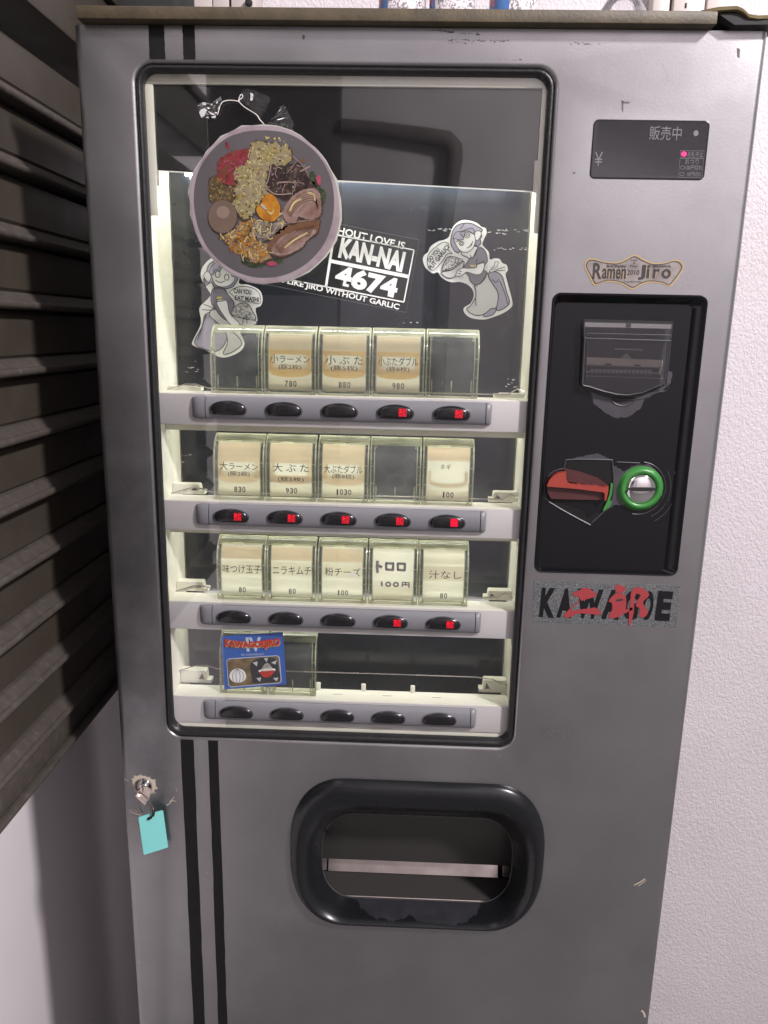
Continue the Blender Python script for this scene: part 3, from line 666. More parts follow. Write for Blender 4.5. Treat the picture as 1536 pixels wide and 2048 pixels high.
layer(g2, 'arm', [(645, 910), (712, 905), (735, 990), (800, 1060), (750, 1072), (690, 1000)], 'skin', YB, D, k=5, outline='line', ow=0.0007)
layer(g2, 'speech_bubble', [(735, 845), (800, 812), (880, 820), (932, 860), (935, 925), (860, 912), (790, 905), (755, 870)], 'skin', YB, D, k=3, outline='line', ow=0.0007)
lines(g2, [[(640, 770), (670, 785), (705, 775)], [(560, 930), (600, 945), (640, 960)], [(550, 965), (600, 970), (640, 965)], [(520, 1170), (580, 1000)], [(640, 915), (700, 905)], [(660, 690), (690, 650)], [(820, 1060), (830, 1010)], [(850, 1060), (850, 1000)]], D, yl)
for cx, cy, rx, ry in ((655, 730, 16, 22), (715, 750, 15, 20)):
    lines(g2, [[(cx+rx*math.cos(a*math.tau/12), cy+ry*math.sin(a*math.tau/12)) for a in range(13)]], D, yl, 0.0008)
tpx('CAN YOU', 818, 845, 120, 32, 4, 'line', g2, D, yl, 0.03); tpx('EAT MASHI', 848, 893, 165, 32, 4, 'line', g2, D, yl, 0.03); tpx('RJN', 665, 888, 36, 18, -5, 'yellow_print', g2, D, yl, 0.03)

# lettered sticker in the middle (partly behind the round sign)
C = (640, 330, 3.339)
kn = MB().poly([pxz([(-330, 305), (662, 500), (575, 985), (-420, 785)], YB, *C)], YB-0.00012, YB).build('sticker', 'vinyl_black', VM, smooth=False)
kn['label'] = 'black sticker with white block lettering, tilted, on the backing sheet'
yk = YB-0.0005
mb = MB()
for a_, b_, wd in (((-290, 388), (628, 568), 8), ((628, 568), (560, 915), 8), ((560, 915), (-360, 735), 8), ((75, 642), (592, 746), 22), ((95, 462), (40, 812), 16)):
    p_ = pxz([a_, b_], YB, *C); mb.stroke(p_, wd/3.339*0.00054, yk)
mb.build('frame_line', 'white_print', kn, smooth=False, normals=False)
mb = MB(); p_ = pxz([(-330, 305), (662, 500), (575, 985), (-420, 785), (-330, 305)], YB, *C); mb.stroke(p_, 0.0003, yk+0.0002); mb.build('cut_edge', 'mauve', kn, smooth=False, normals=False)
def kt(b, cx, cy, wpx, hpx, bold=0.03, rot=11.6): tpx(b, cx, cy, wpx, hpx, rot, 'white_print', kn, C, yk, bold)
kt('LIFE WITHOUT LOVE IS', 210, 457, 730, 46, 0.025)
kt('KAN-NAI', 347, 600, 440, 128, 0.05); kt('4674', 312, 778, 428, 130, 0.05)
kt('JIRO', -170, 590, 380, 200, 0.05)
kt('IS LIKE JIRO WITHOUT GARLIC', 128, 860, 835, 46, 0.025)
# pale scratches on the backing sheet
mb = MB()
for x0, x1, y0, y1, n in ((855, 900, 457, 462, 9), (975, 1055, 457, 467, 16), (985, 1052, 495, 500, 12), (800, 840, 644, 648, 3), (350, 380, 900, 930, 8), (370, 395, 720, 750, 6), (1010, 1030, 755, 785, 8)):
    for _ in range(n):
        px, py = random.uniform(x0, x1), random.uniform(y0, y1); l = random.uniform(2, 8); sl = random.uniform(-0.15, 0.3)
        mb.stroke(pxz([(px, py), (px+l*0.5, py+sl*l+random.uniform(-1, 1)), (px+l, py+sl*l)], YB), random.uniform(0.0003, 0.0008), YB-0.00016)
mb.build('scratches', 'palegrey', VM, smooth=False, normals=False)['label'] = 'pale scratches on the black backing sheet'

# ---------------------------------------------------------------- display
mb = MB()
mb.loft([ring3(rrect(*DSP, 0.0045, 5), 0.003), ring3(rrect(*DSP, 0.0045, 5), -0.0004), ring3(rrect(DSP[0]+0.0006, DSP[1]-0.0006, DSP[2]+0.0006, DSP[3]-0.0006, 0.004, 5), -0.0010), ring3(rrect(DSP[0]+0.0016, DSP[1]-0.0016, DSP[2]+0.0016, DSP[3]-0.0016, 0.0035, 5), -0.0007)], cap1=True)
dp = mb.build('display_window', 'display', VM, angle=50)
yd = -0.0009
text_px('販売中', 1299, 1363, 252.5, 280.6, yd, 'disp_ink', dp)
text_px('¥', 1189, 1205, 304, 331.6, yd, 'disp_ink', dp)
text_px('お札中止', 1375, 1406.5, 303, 314, yd, 'disp_ink', dp); text_px('おつり', 1370, 1397, 318, 328.5, yd, 'disp_ink', dp)
text_px('100円切れ', 1371, 1404.5, 330.5, 340.5, yd, 'disp_ink', dp); text_px('10円切れ', 1374, 1403, 343.5, 353, yd, 'disp_ink', dp)
c = at(1391.8, 266.6, yd); MB().poly([ell(c.x, c.z, 0.0022, 0.0024)], yd-0.0002).build('sensor_dot', 'disp_ink', dp, smooth=False, normals=False)
mb = MB()
for q4 in ([(1361, 301.5), (1408.5, 302), (1408, 316), (1360.5, 315.5), (1361, 301.5)], [(1360, 317), (1407, 317.5), (1404, 356), (1356.5, 355), (1360, 317)]): mb.stroke(pxz(q4, yd), 0.0003, yd-0.0002)
for cx, cy in ((1365, 335.2), (1363.5, 348.3)): mb.stroke(pxz([(cx+4.4*math.cos(a*math.tau/16), cy+3.4*math.sin(a*math.tau/16)) for a in range(17)], yd), 0.00035, yd-0.0002)
mb.build('printed_box', 'disp_ink', dp, smooth=False, normals=False)
c = at(1367.7, 308.2, yd); MB().poly([ell(c.x, c.z, 0.0023, 0.0019)], yd-0.0003).build('red_lamp', 'lamp_red', dp, smooth=False, normals=False)

# ---------------------------------------------------------------- payment panel
A2 = (1050, 500, 3.84); B2 = (1050, 880, 3.84)
RD = 0.0062
inner = rrect(MOD[0]+0.0045, MOD[1]-0.0120, MOD[2]+0.0035, MOD[3]-0.0085, 0.005, 6)
o1 = rrect(*MOD, 0.008, 6); o2 = rrect(MOD[0]+0.0008, MOD[1]-0.0008, MOD[2]+0.0008, MOD[3]-0.0008, 0.0074, 6)
mb = MB(); mb.loft([ring3(o1, 0.003), ring3(o1, -0.0002), ring3(o2, -0.0012), ring3(rrect(MOD[0]+0.0018, MOD[1]-0.0020, MOD[2]+0.0016, MOD[3]-0.0018, 0.0068, 6), -0.0010), ring3(inner, RD)], cap1=True)
pp = mb.build('payment_panel', 'black_gloss', VM, angle=28)
Y = RD
def lay(name, pts, mt, src, y0, y1=None, sm=False, par=pp, Yp=None, n=4):
    lp = pxz(pts, y0 if Yp is None else Yp, *src)
    if sm: lp = smooth(lp, n)
    return MB().poly([lp], y0, y1).build(name, mt, par, smooth=False)
# worn grey patches in the black plastic
def jag(pts, amp, src=None, sub=7):
    out = []
    for i in range(len(pts)):
        a, b_ = pts[i], pts[(i+1) % len(pts)]
        for k in range(sub):
            t = k/sub; out.append((a[0]+(b_[0]-a[0])*t+random.uniform(-amp, amp), a[1]+(b_[1]-a[1])*t+random.uniform(-amp, amp)))
    return out
lay('grey_patch', jag([(500, 1085), (530, 1180), (620, 1255), (700, 1290), (800, 1280), (890, 1215), (912, 1150), (1060, 1080), (1120, 1020), (1135, 940), (1095, 930), (1080, 1040), (900, 1120), (640, 1120)], 5), 'worn', A2, Y-0.0002, Y+0.0005)
lay('grey_patch', jag([(330, 150), (450, 125), (560, 102), (640, 140), (690, 200), (760, 240), (850, 190), (960, 190), (1050, 280), (1060, 420), (960, 520), (860, 545), (760, 500), (690, 500), (620, 540), (600, 545), (660, 480), (660, 170)], 4), 'worn', B2, Y-0.0002, Y+0.0005)
# bill slot under its clear flap
lay('bill_recess', [(455, 530), (1140, 548), (1086, 1040), (1050, 1032), (930, 1080), (780, 1112), (640, 1090), (490, 1045), (440, 1035)], 'seam', A2, Y-0.0004, Y+0.001)
for pts, mt, k in (([(462, 556), (1130, 572), (1127, 606), (460, 590)], 'bill_grey', 1), ([(780, 560), (815, 561), (813, 594), (778, 592)], 'seam', 3), ([(468, 822), (1050, 845), (1048, 898), (466, 876)], 'bill_beige', 1), ([(466, 876), (1048, 898), (1046, 906), (466, 886)], 'bill_grey', 2), ([(615, 872), (665, 873), (664, 886), (614, 885)], 'seam', 3), ([(838, 880), (888, 881), (887, 893), (837, 892)], 'seam', 3), ([(1045, 850), (1060, 850), (1040, 960), (1028, 955)], 'bill_beige', 1), ([(463, 928), (500, 930), (500, 942), (463, 940)], 'bill_grey', 1), ([(975, 938), (1025, 940), (1025, 952), (975, 950)], 'bill_grey', 1), ([(470, 965), (1058, 985), (1058, 990), (470, 970)], 'bill_grey', 1), ([(690, 756), (905, 762), (905, 772), (890, 772), (690, 764)], 'bill_grey', 1), ([(735, 830), (778, 792), (830, 842)], 'bill_grey', 2)):
    lay('bill_slot_piece', pts, mt, A2, Y-0.0004-0.0003*k, Y-0.0003)
for k in range(15):
    x = 505+31.5*k
    lay('comb_tooth', [(x, 914+0.55*k), (x+26, 915+0.55*k), (x+25, 943+0.55*k), (x, 942+0.55*k)], 'bill_grey', A2, Y-0.0010, Y-0.0003)
# flap: clear plate with a moulded edge
fl = [(455, 550), (1132, 566), (1128, 690), (1110, 700), (1088, 1036), (1050, 1030), (930, 1082), (780, 1114), (640, 1092), (490, 1046), (440, 1035), (455, 690)]
lay('bill_flap', fl, 'bill_clear', A2, Y-0.0062, Y-0.0050)
mb = MB()
for sgs, r in (([(472, 690), (458, 690), (440, 1030), (452, 1042), (495, 1050), (600, 1084), (700, 1108), (790, 1115), (900, 1096), (990, 1056), (1050, 1034), (1086, 1034), (1118, 690)], 0.0007), ([(478, 640), (1120, 655)], 0.0006), ([(455, 678), (1118, 698)], 0.0008), ([(480, 690), (466, 1000)], 0.0005), ([(1100, 700), (1072, 1010)], 0.0005), ([(455, 550), (455, 690)], 0.0005), ([(1130, 566), (1120, 690)], 0.0005)):
    q_ = pxz(sgs, Y-0.0062, *A2); mb.tube([(p[0], Y-0.0064, p[1]) for p in q_], r, 6)
mb.build('flap_edge', 'ridge', pp)
mb = MB(); q_ = smooth(pxz([(425, 1050), (440, 1076), (500, 1082), (640, 1132), (760, 1152), (900, 1138), (1010, 1095), (1080, 1080), (1100, 1040)], Y, *A2), 4, False); mb.tube([(p[0], Y-0.0006, p[1]) for p in q_], 0.0007, 6)
q_ = smooth(pxz([(650, 1135), (690, 1180), (760, 1197), (820, 1180), (845, 1140)], Y, *A2), 4, False); mb.tube([(p[0], Y-0.0006, p[1]) for p in q_], 0.0005, 6)
mb.build('moulded_rib', 'ridge', pp)
lay('thumb_notch', [(655, 1128), (840, 1128), (815, 1165), (760, 1180), (700, 1168)], 'seam', A2, Y-0.0005, Y, sm=True)
# coin return well with red lever
well = [(298, 220), (308, 170), (340, 150), (640, 152), (668, 172), (678, 330), (662, 470), (600, 550), (510, 635), (475, 638), (185, 475), (155, 410), (155, 330), (190, 262), (250, 228)]
MT['well'] = mat('well_black', (0.010, 0.010, 0.0095), 0.5, spec=0.2)
lay('return_well', well, 'well', B2, Y-0.0003, Y+0.0005, sm=False)
mb = MB(); q_ = smooth(pxz(well+well[:1], Y, *B2), 3, False); mb.tube([(p[0], Y-0.0006, p[1]) for p in q_], 0.0008, 6); mb.build('well_rim', 'ridge', pp)
lay('well_floor', [(210, 455), (600, 465), (590, 530), (480, 600), (460, 540), (250, 470)], 'black_gloss', B2, Y-0.0006, Y-0.0002)
lev = pp
lay('lever_back', [(300, 216), (430, 245), (560, 290), (645, 352), (540, 352), (330, 320)], 'darkred', B2, Y-0.0016, Y-0.0005)
top = [(168, 357), (185, 312), (215, 278), (255, 255), (315, 246), (318, 295), (330, 328), (352, 340), (398, 346), (418, 338), (440, 350), (515, 354), (535, 346), (560, 360), (605, 366), (642, 355), (640, 398), (622, 470), (612, 462), (612, 412), (598, 402), (400, 376)]
lay('return_lever', top, 'red', B2, Y-0.0085, Y-0.0020)
lay('lever_underside', [(168, 357), (400, 377), (598, 403), (612, 412), (612, 462), (400, 458), (200, 452), (172, 400)], 'darkred', B2, Y-0.0040, Y-0.0010)
lay('green_trim', [(660, 335), (676, 335), (668, 410), (652, 462), (670, 474), (650, 512), (606, 546), (598, 540), (632, 468), (650, 410)], 'green', B2, Y-0.0030, Y-0.0002)
# coin slot: green ring round a chrome dome with a slit
cc = at(1050+885/3.84, 880+371/3.84, Y); RG = 0.0213
mb = MB(); mb.lathe([(RG+0.0012, 0.0), (RG, -0.0015), (RG-0.0014, -0.0040), (RG-0.0035, -0.0050), (RG-0.0055, -0.0042), (RG-0.0063, -0.0030), (RG-0.0066, 0.0)], (cc.x, Y, cc.z), 'Y', 56); mb.build('coin_ring', 'green', pp, angle=60)
mb = MB(); R0 = RG-0.0064
mb.lathe([(R0*math.cos(math.radians(a)), -0.0025-0.0045*math.sin(math.radians(a))) for a in range(0, 90, 10)]+[(1e-7, -0.0070)], (cc.x, Y, cc.z), 'Y', 56); mb.build('coin_dome', 'chrome', pp, angle=60)
mb = MB(); lp = smooth([(cc.x-0.0128, cc.z+0.0012), (cc.x-0.006, cc.z+0.0022), (cc.x+0.005, cc.z+0.0025), (cc.x+0.0122, cc.z+0.0020), (cc.x+0.0122, cc.z-0.0006), (cc.x+0.004, cc.z-0.0014), (cc.x-0.006, cc.z-0.0016), (cc.x-0.0128, cc.z-0.0008)], 3)
mb.poly([lp], Y-0.0076, Y-0.004); mb.build('coin_slit', 'seam', pp, smooth=False)
mb = MB()
for r_, a0, a1 in ((1.24, -100, 85), (1.50, -62, 35), (1.78, -60, 28)):
    q_ = ell(cc.x-0.001, cc.z, RG*r_*0.96, RG*r_, 26, a0, a1); mb.tube([(p[0], Y-0.0003, p[1]) for p in q_], 0.00045, 6)
q_ = pxz([(705, 168), (880, 176)], Y, *B2); mb.tube([(p[0], Y-0.0003, p[1]) for p in q_], 0.00045, 6)
mb.build('moulded_rib', 'ridge', pp)

# ---------------------------------------------------------------- stickers on the door
rp = smooth(pxz([(460, 110), (480, 76), (520, 70), (600, 92), (700, 100), (770, 76), (840, 40), (910, 76), (990, 105), (1080, 100), (1150, 80), (1195, 90), (1215, 130), (1190, 180), (1140, 250), (1110, 275), (1060, 255), (960, 245), (890, 265), (825, 299), (760, 265), (700, 245), (620, 240), (560, 262), (530, 266), (500, 210), (470, 150)], 0, *A2), 4)
st = MB().poly([rp], -0.0003, 0.0).build('sticker', 'gold_foil', VM, smooth=False); st['label'] = 'shaped silver and gold foil sticker above the payment panel'
mb = MB(); mb.stroke(rp+rp[:1], 0.0013, -0.00045); mb.build('gold_border', 'gold', st, smooth=False, normals=False)
cxm = sum(p[0] for p in rp)/len(rp); czm = sum(p[1] for p in rp)/len(rp)
rq = [(cxm+(p[0]-cxm)*0.968, czm+(p[1]-czm)*0.90) for p in rp]
mb = MB(); mb.stroke(rq+rq[:1], 0.0007, -0.00055); mb.build('black_border', 'line', st, smooth=False, normals=False)
def sx(b, x0, x1, y0, y1, mt='line', bold=0.0, yo=-0.0007, **k): text_px(b, 1050+x0/3.84, 1050+x1/3.84, 500+y0/3.84, 500+y1/3.84, 0.0, mt, st, bold=bold, yoff=yo, **k)
for k_, (yo, dx, mt_) in enumerate(((-0.0006, 5, 'gold'), (-0.0008, 0, 'line'))):
    sx('R', 522+dx, 590+dx, 100, 222, mt_, 0.02, yo); sx('amen', 592+dx, 775+dx, 142, 222, mt_, 0.02, yo); sx('J', 872+dx, 925+dx, 114, 228, mt_, 0.03, yo); sx('iro', 935+dx, 1122+dx, 118, 218, mt_, 0.022, yo, spacing=1.25)
sx('SHONAN', 625, 770, 112, 136, bold=0.02); sx('FUJISAWA', 943, 1120, 115, 140, bold=0.02); sx('2010', 785, 876, 152, 192)
sx('Love', 812, 862, 68, 84); sx('&', 830, 845, 92, 108); sx('Peace', 808, 864, 115, 131); sx('Togetherness', 755, 892, 236, 252)

kw = MB().poly([pxz([(68, 1080), (1195, 1118), (1162, 1440), (55, 1397)], 0, *B2)], -0.0003, 0.0).build('sticker', 'foil', VM, smooth=False); kw['label'] = 'sparkling silver sticker with black capitals and red brush characters'
c0 = at(1050+620/3.84, 880+1263/3.84, 0)
for lt, x0, x1 in (('K', 112, 240), ('A', 245, 372), ('W', 385, 600), ('A', 590, 740), ('G', 745, 880), ('O', 895, 990), ('E', 1003, 1130)):
    yy = 1245+(x0+x1)/2*0.029
    tpx(lt, (x0+x1)/2, yy, (x1-x0), 258, 1.6, 'black_stripe', kw, B2, -0.0005, 0.06)
for nm, pts in (('a', [(365, 1172), (400, 1160), (470, 1131), (540, 1175), (536, 1200), (470, 1222), (430, 1232), (412, 1205), (375, 1195)]),
                ('b', [(294, 1352), (310, 1330), (345, 1290), (405, 1238), (412, 1243), (350, 1305), (430, 1298), (500, 1290), (540, 1285), (582, 1318), (575, 1340), (520, 1336), (420, 1330), (370, 1345), (330, 1364)]),
                ('c', [(690, 1122), (720, 1110), (768, 1130), (764, 1158), (735, 1172), (700, 1165)]),
                ('d', [(640, 1235), (690, 1180), (740, 1178), (772, 1200), (775, 1285), (770, 1300), (815, 1285), (822, 1302), (765, 1330), (700, 1362), (645, 1366), (650, 1330), (668, 1300), (665, 1250)]),
                ('e', [(820, 1150), (885, 1130), (945, 1170), (945, 1200), (905, 1245), (935, 1300), (940, 1332), (900, 1365), (872, 1330), (882, 1292), (850, 1272), (866, 1222), (890, 1192), (850, 1182), (838, 1250), (832, 1330), (806, 1420), (794, 1400), (806, 1250)])):
    MB().poly([smooth(pxz(pts, 0, *B2), 4)], -0.0008).build('brush_stroke', 'brush_red', kw, smooth=False, normals=False)
for pts in ([(700, 1222), (752, 1216), (752, 1230), (700, 1238)],):
    MB().poly([pxz(pts, 0, *B2)], -0.0010).build('brush_gap', 'line', kw, smooth=False, normals=False)

# ---------------------------------------------------------------- ticket outlet
mb = MB()
rings = [ring3(outl(t), y) for t, y in ((-0.005, 0.002), (-0.005, -0.001), (0.05, -0.0055), (0.16, -0.0085), (0.30, -0.0092), (0.42, -0.0080), (0.60, -0.0020), (0.80, 0.0085), (0.96, 0.0215), (1.0, 0.0240))]
mb.loft(rings)
MT['outlet_black'] = mat('outlet_black_plastic', (0.007, 0.0075, 0.009), 0.27, rvar=0.08, bump=0.03, bscale=30, spec=0.45)
ob = mb.build('ticket_outlet', 'outlet_black', VM, angle=70)
mb = MB(); q_ = outl(1.005); q3 = [(p[0], 0.0240, p[1]) for p in q_]; mb.tube(q3+q3[:1], 0.0006, 6, cap=False); mb.build('opening_edge', 'ridge', ob)
def ring_at(t):
    T = ((-0.005, 0.002), (-0.005, -0.001), (0.05, -0.0055), (0.16, -0.0085), (0.30, -0.0092), (0.42, -0.0080), (0.60, -0.0020), (0.80, 0.0085), (0.96, 0.0215), (1.0, 0.0240))
    for (t0, y0), (t1, y1) in zip(T, T[1:]):
        if t <= t1 and t1 > t0: return (y0+(y1-y0)*(t-t0)/(t1-t0), OUT[2]+(OIN[2]-OUT[2])*t)
    return (0.024, OIN[2])
mb = MB(); rs = random.Random(5); lim = 0.62; cols_ = []  # lighter grey patch with a jagged edge along the bezel bottom
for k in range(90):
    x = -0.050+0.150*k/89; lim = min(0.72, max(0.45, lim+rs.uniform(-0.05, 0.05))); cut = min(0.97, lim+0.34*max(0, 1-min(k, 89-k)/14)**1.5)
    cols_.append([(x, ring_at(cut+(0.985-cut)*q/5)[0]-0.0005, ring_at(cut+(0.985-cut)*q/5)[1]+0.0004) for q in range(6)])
MT['patch_dim'] = mat('dim_grey_plastic', (0.026, 0.026, 0.031), 0.3, var=0.3, vscale=50)
mb.loft(cols_, closed=False); mb.build('grey_patch', 'patch_dim', ob, smooth=False)
def opt(px, py, Yp): return at(560+px/2.743, 1520+py/2.743, Yp)
# chute: upper dark plate, bright steel strip, sloping dark tray
xa, xb = -0.100, 0.150
s0 = opt(268, 512, 0.070); s1 = opt(1195, 540, 0.070); s2 = opt(268, 578, 0.070)
mb = MB()
mb.face([(xa, 0.040, 0.985), (xb, 0.040, 0.985), (xb, 0.0560, s0.z+0.0035), (xa, 0.0560, s0.z+0.0035)])
mb.face([(xa, 0.0560, s0.z+0.0035), (xb, 0.0560, s0.z+0.0035), (xb, 0.073, s0.z+0.0030), (xa, 0.073, s0.z+0.0030)])
mb.build('chute_back', 'darksteel', ob, smooth=False)
e0 = opt(290, 742, 0.026); e1 = opt(1195, 782, 0.026)
def slat(x0, x1, dy=0.0):
    m_ = MB(); a_ = [(0.0615+dy, s2.z-0.001), (0.0715+dy, s0.z), (0.0725+dy, s0.z-0.0006), (0.0625+dy, s2.z-0.0016)]
    return m_.loft([[(x0, y, z_) for y, z_ in a_], [(x1, y, z_) for y, z_ in a_]], True, True, True)
slat(s0.x, s1.x).build('steel_strip', 'steel', ob, smooth=False)
slat(xa, s0.x-0.002, 0.001).build('strip_end', 'steel', ob, smooth=False); slat(s1.x+0.006, xb, 0.001).build('strip_end', 'steel', ob, smooth=False)
mb = MB(); mb.face([(xa, 0.0620, s2.z-0.002), (xb, 0.0620, s2.z-0.002), (xb, 0.0275, e0.z-0.0012), (xa, 0.0275, e0.z-0.0012)])
mb.face([(xa, 0.028, 0.80), (xa, 0.08, 0.80), (xa, 0.08, 0.965), (xa, 0.028, 0.965)]); mb.face([(xb, 0.028, 0.80), (xb, 0.08, 0.80), (xb, 0.08, 0.965), (xb, 0.028, 0.965)])
mb.face([(xa, 0.0725, s0.z+0.01), (xb, 0.0725, s0.z+0.01), (xb, 0.0725, s2.z-0.01), (xa, 0.0725, s2.z-0.01)])
mb.build('chute_tray', 'darksteel', ob, smooth=False)
e0 = opt(290, 742, 0.026); e1 = opt(1195, 782, 0.026)
mb = MB(); mb.tube([(e0.x-0.004, 0.0262, e0.z), (e1.x+0.002, 0.0262, e0.z)], 0.0008, 6); mb.build('tray_edge', 'nickel', ob)
wp = jag([(300, 790), (340, 760), (700, 770), (1190, 790), (1170, 825), (960, 835), (820, 862), (700, 850), (640, 815), (540, 825), (500, 850), (440, 830), (330, 820)], 5)
lpw = [(p.x, p.z) for p in (at(560+a_/2.743, 1520+b_/2.743, 0.010) for a_, b_ in wp)]

# ---------------------------------------------------------------- lock, bare primer, scuffs
LKX, LKZ = -0.2805, 0.9545
pr_ = []
for k in range(64):
    a = k*math.tau/64; r = 0.0128+0.0012*math.sin(3*a+1)+random.uniform(-0.0004, 0.0005)+(0.003*random.random() if random.random() < 0.28 else 0)
    pr_.append((LKX-0.0005+r*math.cos(a), LKZ-0.0005+r*math.sin(a)))
MB().poly([pr_], -0.00025, 0.0).build('bare_patch', 'primer', VM, smooth=False)['label'] = 'ring of bare primer worn round the lock'
lk = MB().lathe([(0.0098, 0.0), (0.0098, -0.0022), (0.0090, -0.0030), (0.0082, -0.0026), (0.0066, -0.0018), (1e-7, -0.0018)], (LKX, 0, LKZ), 'Y', 40).build('lock', 'chrome', VM, angle=40)
MB().lathe([(0.0048, -0.0019), (0.0046, -0.0042), (0.0038, -0.0050), (1e-7, -0.0052)], (LKX+0.001, 0, LKZ+0.0005), 'Y', 28).build('lock_barrel', 'chrome', lk, angle=40)
mb = MB()
for pts, wd in (([(352, 1603), (345, 1600), (338, 1608), (333, 1610)], 0.0012), ([(349, 1593), (340, 1603)], 0.0007), ([(260, 1621), (268, 1626), (282, 1630)], 0.0011), ([(262, 1618), (275, 1623)], 0.0007), ([(275, 1648), (278, 1655), (279, 1662)], 0.0012), ([(248, 1558), (257, 1561)], 0.0007), ([(352, 1577), (355, 1583)], 0.0008), ([(1268, 1770), (1280, 1764), (1290, 1757)], 0.0013), ([(1276, 1772), (1292, 1760)], 0.0009), ([(1283, 2020), (1288, 2026), (1290, 2034)], 0.0022)):
    mb.stroke(pxz(pts, 0.0), wd, -0.0003)
mb.build('paint_scratches', 'primer', VM, smooth=False, normals=False)['label'] = 'pale scratches through the silver paint'
MT['faint'] = mat('faint_scratch', (0.33, 0.325, 0.33), 0.45, 0.6)
mb = MB(); rs = random.Random(3)
for _ in range(70):
    x = rs.uniform(-0.29, 0.29); z_ = rs.choice((rs.uniform(0.64, 1.0), rs.uniform(0.64, 1.0), rs.uniform(1.0, 1.7)))
    if (-0.27 < x < 0.14 and z_ > 1.0) or (-0.13 < x < 0.18 and 0.78 < z_ < 0.985) or (0.12 < x < 0.285 and 1.15 < z_ < 1.65): continue
    a = rs.uniform(-2.0, -0.6) if rs.random() < 0.7 else rs.uniform(-0.3, 0.3); l = rs.uniform(0.003, 0.022)
    mb.stroke([(x, z_), (x+l*0.5*math.cos(a)+rs.uniform(-1, 1)*0.0006, z_+l*0.5*math.sin(a)), (x+l*math.cos(a), z_+l*math.sin(a))], rs.uniform(0.00015, 0.0004), -0.00028)
mb.build('faint_scratches', 'faint', VM, smooth=False, normals=False)
mb = MB()
for x0, x1, y0, sl, n in ((862, 905, 60, 0.10, 26), (920, 955, 67, 0.05, 10), (895, 1015, 80, 0.02, 34), (890, 945, 85, 0.0, 8), (1135, 1200, 86, 0.03, 12), (990, 1050, 118, 0.05, 6)):
    for _ in range(n):
        px = random.uniform(x0, x1); py = y0+sl*(px-x0)+random.uniform(-1.6, 1.6); l = random.uniform(1.5, 5)
        mb.stroke(pxz([(px, py), (px+l*0.6, py+random.uniform(-2, 2)), (px+l, py+random.uniform(-1, 1))], 0), random.uniform(0.0002, 0.0006), -0.0003)
    mb.build('scuff_mark', 'scuff', VM, smooth=False, normals=False); mb = MB()
for px, py, w_, h_ in ((1477, 106, 3, 10), (607*1.0, 75, 3, 5), (1148, 346, 3, 2), (1245, 212, 2, 12), (1252, 205, 9, 2)):
    mb = MB(); mb.poly([pxz([(px-w_, py-h_), (px+w_, py-h_*0.8), (px+w_*0.6, py+h_), (px-w_*0.6, py+h_*0.7)], 0)], -0.0003); mb.build('scuff_mark', 'scuff', VM, smooth=False, normals=False)


# ================================================================== TICKET HOLDERS
HW, HD, HH = 0.0505, 0.0200, 0.0655
def hprof(n=10, inset=0.0):
    """side profile of the front sheet, (y, z) from foot to crown"""
    p = [(0.0, 0.0), (0.0, 0.020), (0.0, 0.036)]
    for k in range(1, n+1):
        a = math.radians(78*k/n); p.append((0.0275*(1-math.cos(a))*0.80, 0.036+0.0295*math.sin(a)/math.sin(math.radians(78))))
    return [(y+inset, z_) for y, z_ in p]
def hp_at(z_, inset=0.0):
    P = hprof(16)
    for a, b_ in zip(P, P[1:]):
        if z_ <= b_[1]+1e-9: t = (z_-a[1])/(b_[1]-a[1]); return a[0]+(b_[0]-a[0])*t+inset
    return P[-1][0]+inset
def strip(x0, x1, z0, z1, inset, n=8, x0b=None, x1b=None):
    mb = MB(); rows = [z0+(z1-z0)*k/n for k in range(n+1)]
    mb.loft([[(x0, hp_at(z_, inset), z_), (x1, hp_at(z_, inset), z_)] for z_ in rows], closed=False)
    return mb
mb = MB(); P_ = hprof()
x0, x1 = -HW/2, HW/2
mb.loft([[(x0, y, z_) for y, z_ in P_], [(x1, y, z_) for y, z_ in P_]], closed=False)
for x in (x0, x1):
    mb.face([(x, y, z_) for y, z_ in P_]+[(x, HD, HH), (x, HD, 0.0)])
SHELL = mb
_sh0 = SHELL.build('clear_shell', 'shell', None, angle=50)
mb = MB()
for x in (x0, x1): mb.tube([(x, y, z_) for y, z_ in P_], 0.00085, 6)
xi = 0.0036
for s_ in (-1, 1): mb.tube([(s_*(HW/2-xi), y+0.0012, z_) for y, z_ in P_[:-1]], 0.0005, 5)
mb.tube([(x0, P_[-1][0], P_[-1][1]), (x1, P_[-1][0], P_[-1][1])], 0.0009, 6); mb.tube([(x0, 0, 0.0012), (x1, 0, 0.0012)], 0.0011, 6)
mb.tube([(x0+0.003, 0.0012, 0.0042), (x1-0.003, 0.0012, 0.0042)], 0.0006, 5)
mb.tube([(x0+0.002, hp_at(0.0615, 0.001), 0.0615), (x1-0.002, hp_at(0.0615, 0.001), 0.0615)], 0.0006, 5)
for s_ in (-1, 1):
    mb.box(s_*(HW/2-0.0034)-0.0022, s_*(HW/2-0.0034)+0.0022, -0.0012, 0.004, -0.0001, 0.0026, 0.0006)
    for z_ in (0.020, 0.038): mb.box(s_*(HW/2-0.0022)-0.0016, s_*(HW/2-0.0022)+0.0016, hp_at(z_)+0.0003, hp_at(z_)+0.0012, z_, z_+0.0008)
for z_a, z_b in ((0.0585, 0.0600), (0.0600, 0.0625), (0.0625, 0.0650)): mb.face([(x0+0.001, hp_at(z_a)+0.0006, z_a), (x1-0.001, hp_at(z_a)+0.0006, z_a), (x1-0.001, hp_at(z_b)+0.0006, z_b), (x0+0.001, hp_at(z_b)+0.0006, z_b)])
_rm0 = mb.build('moulded_edge', 'shell_rim', None, angle=50)

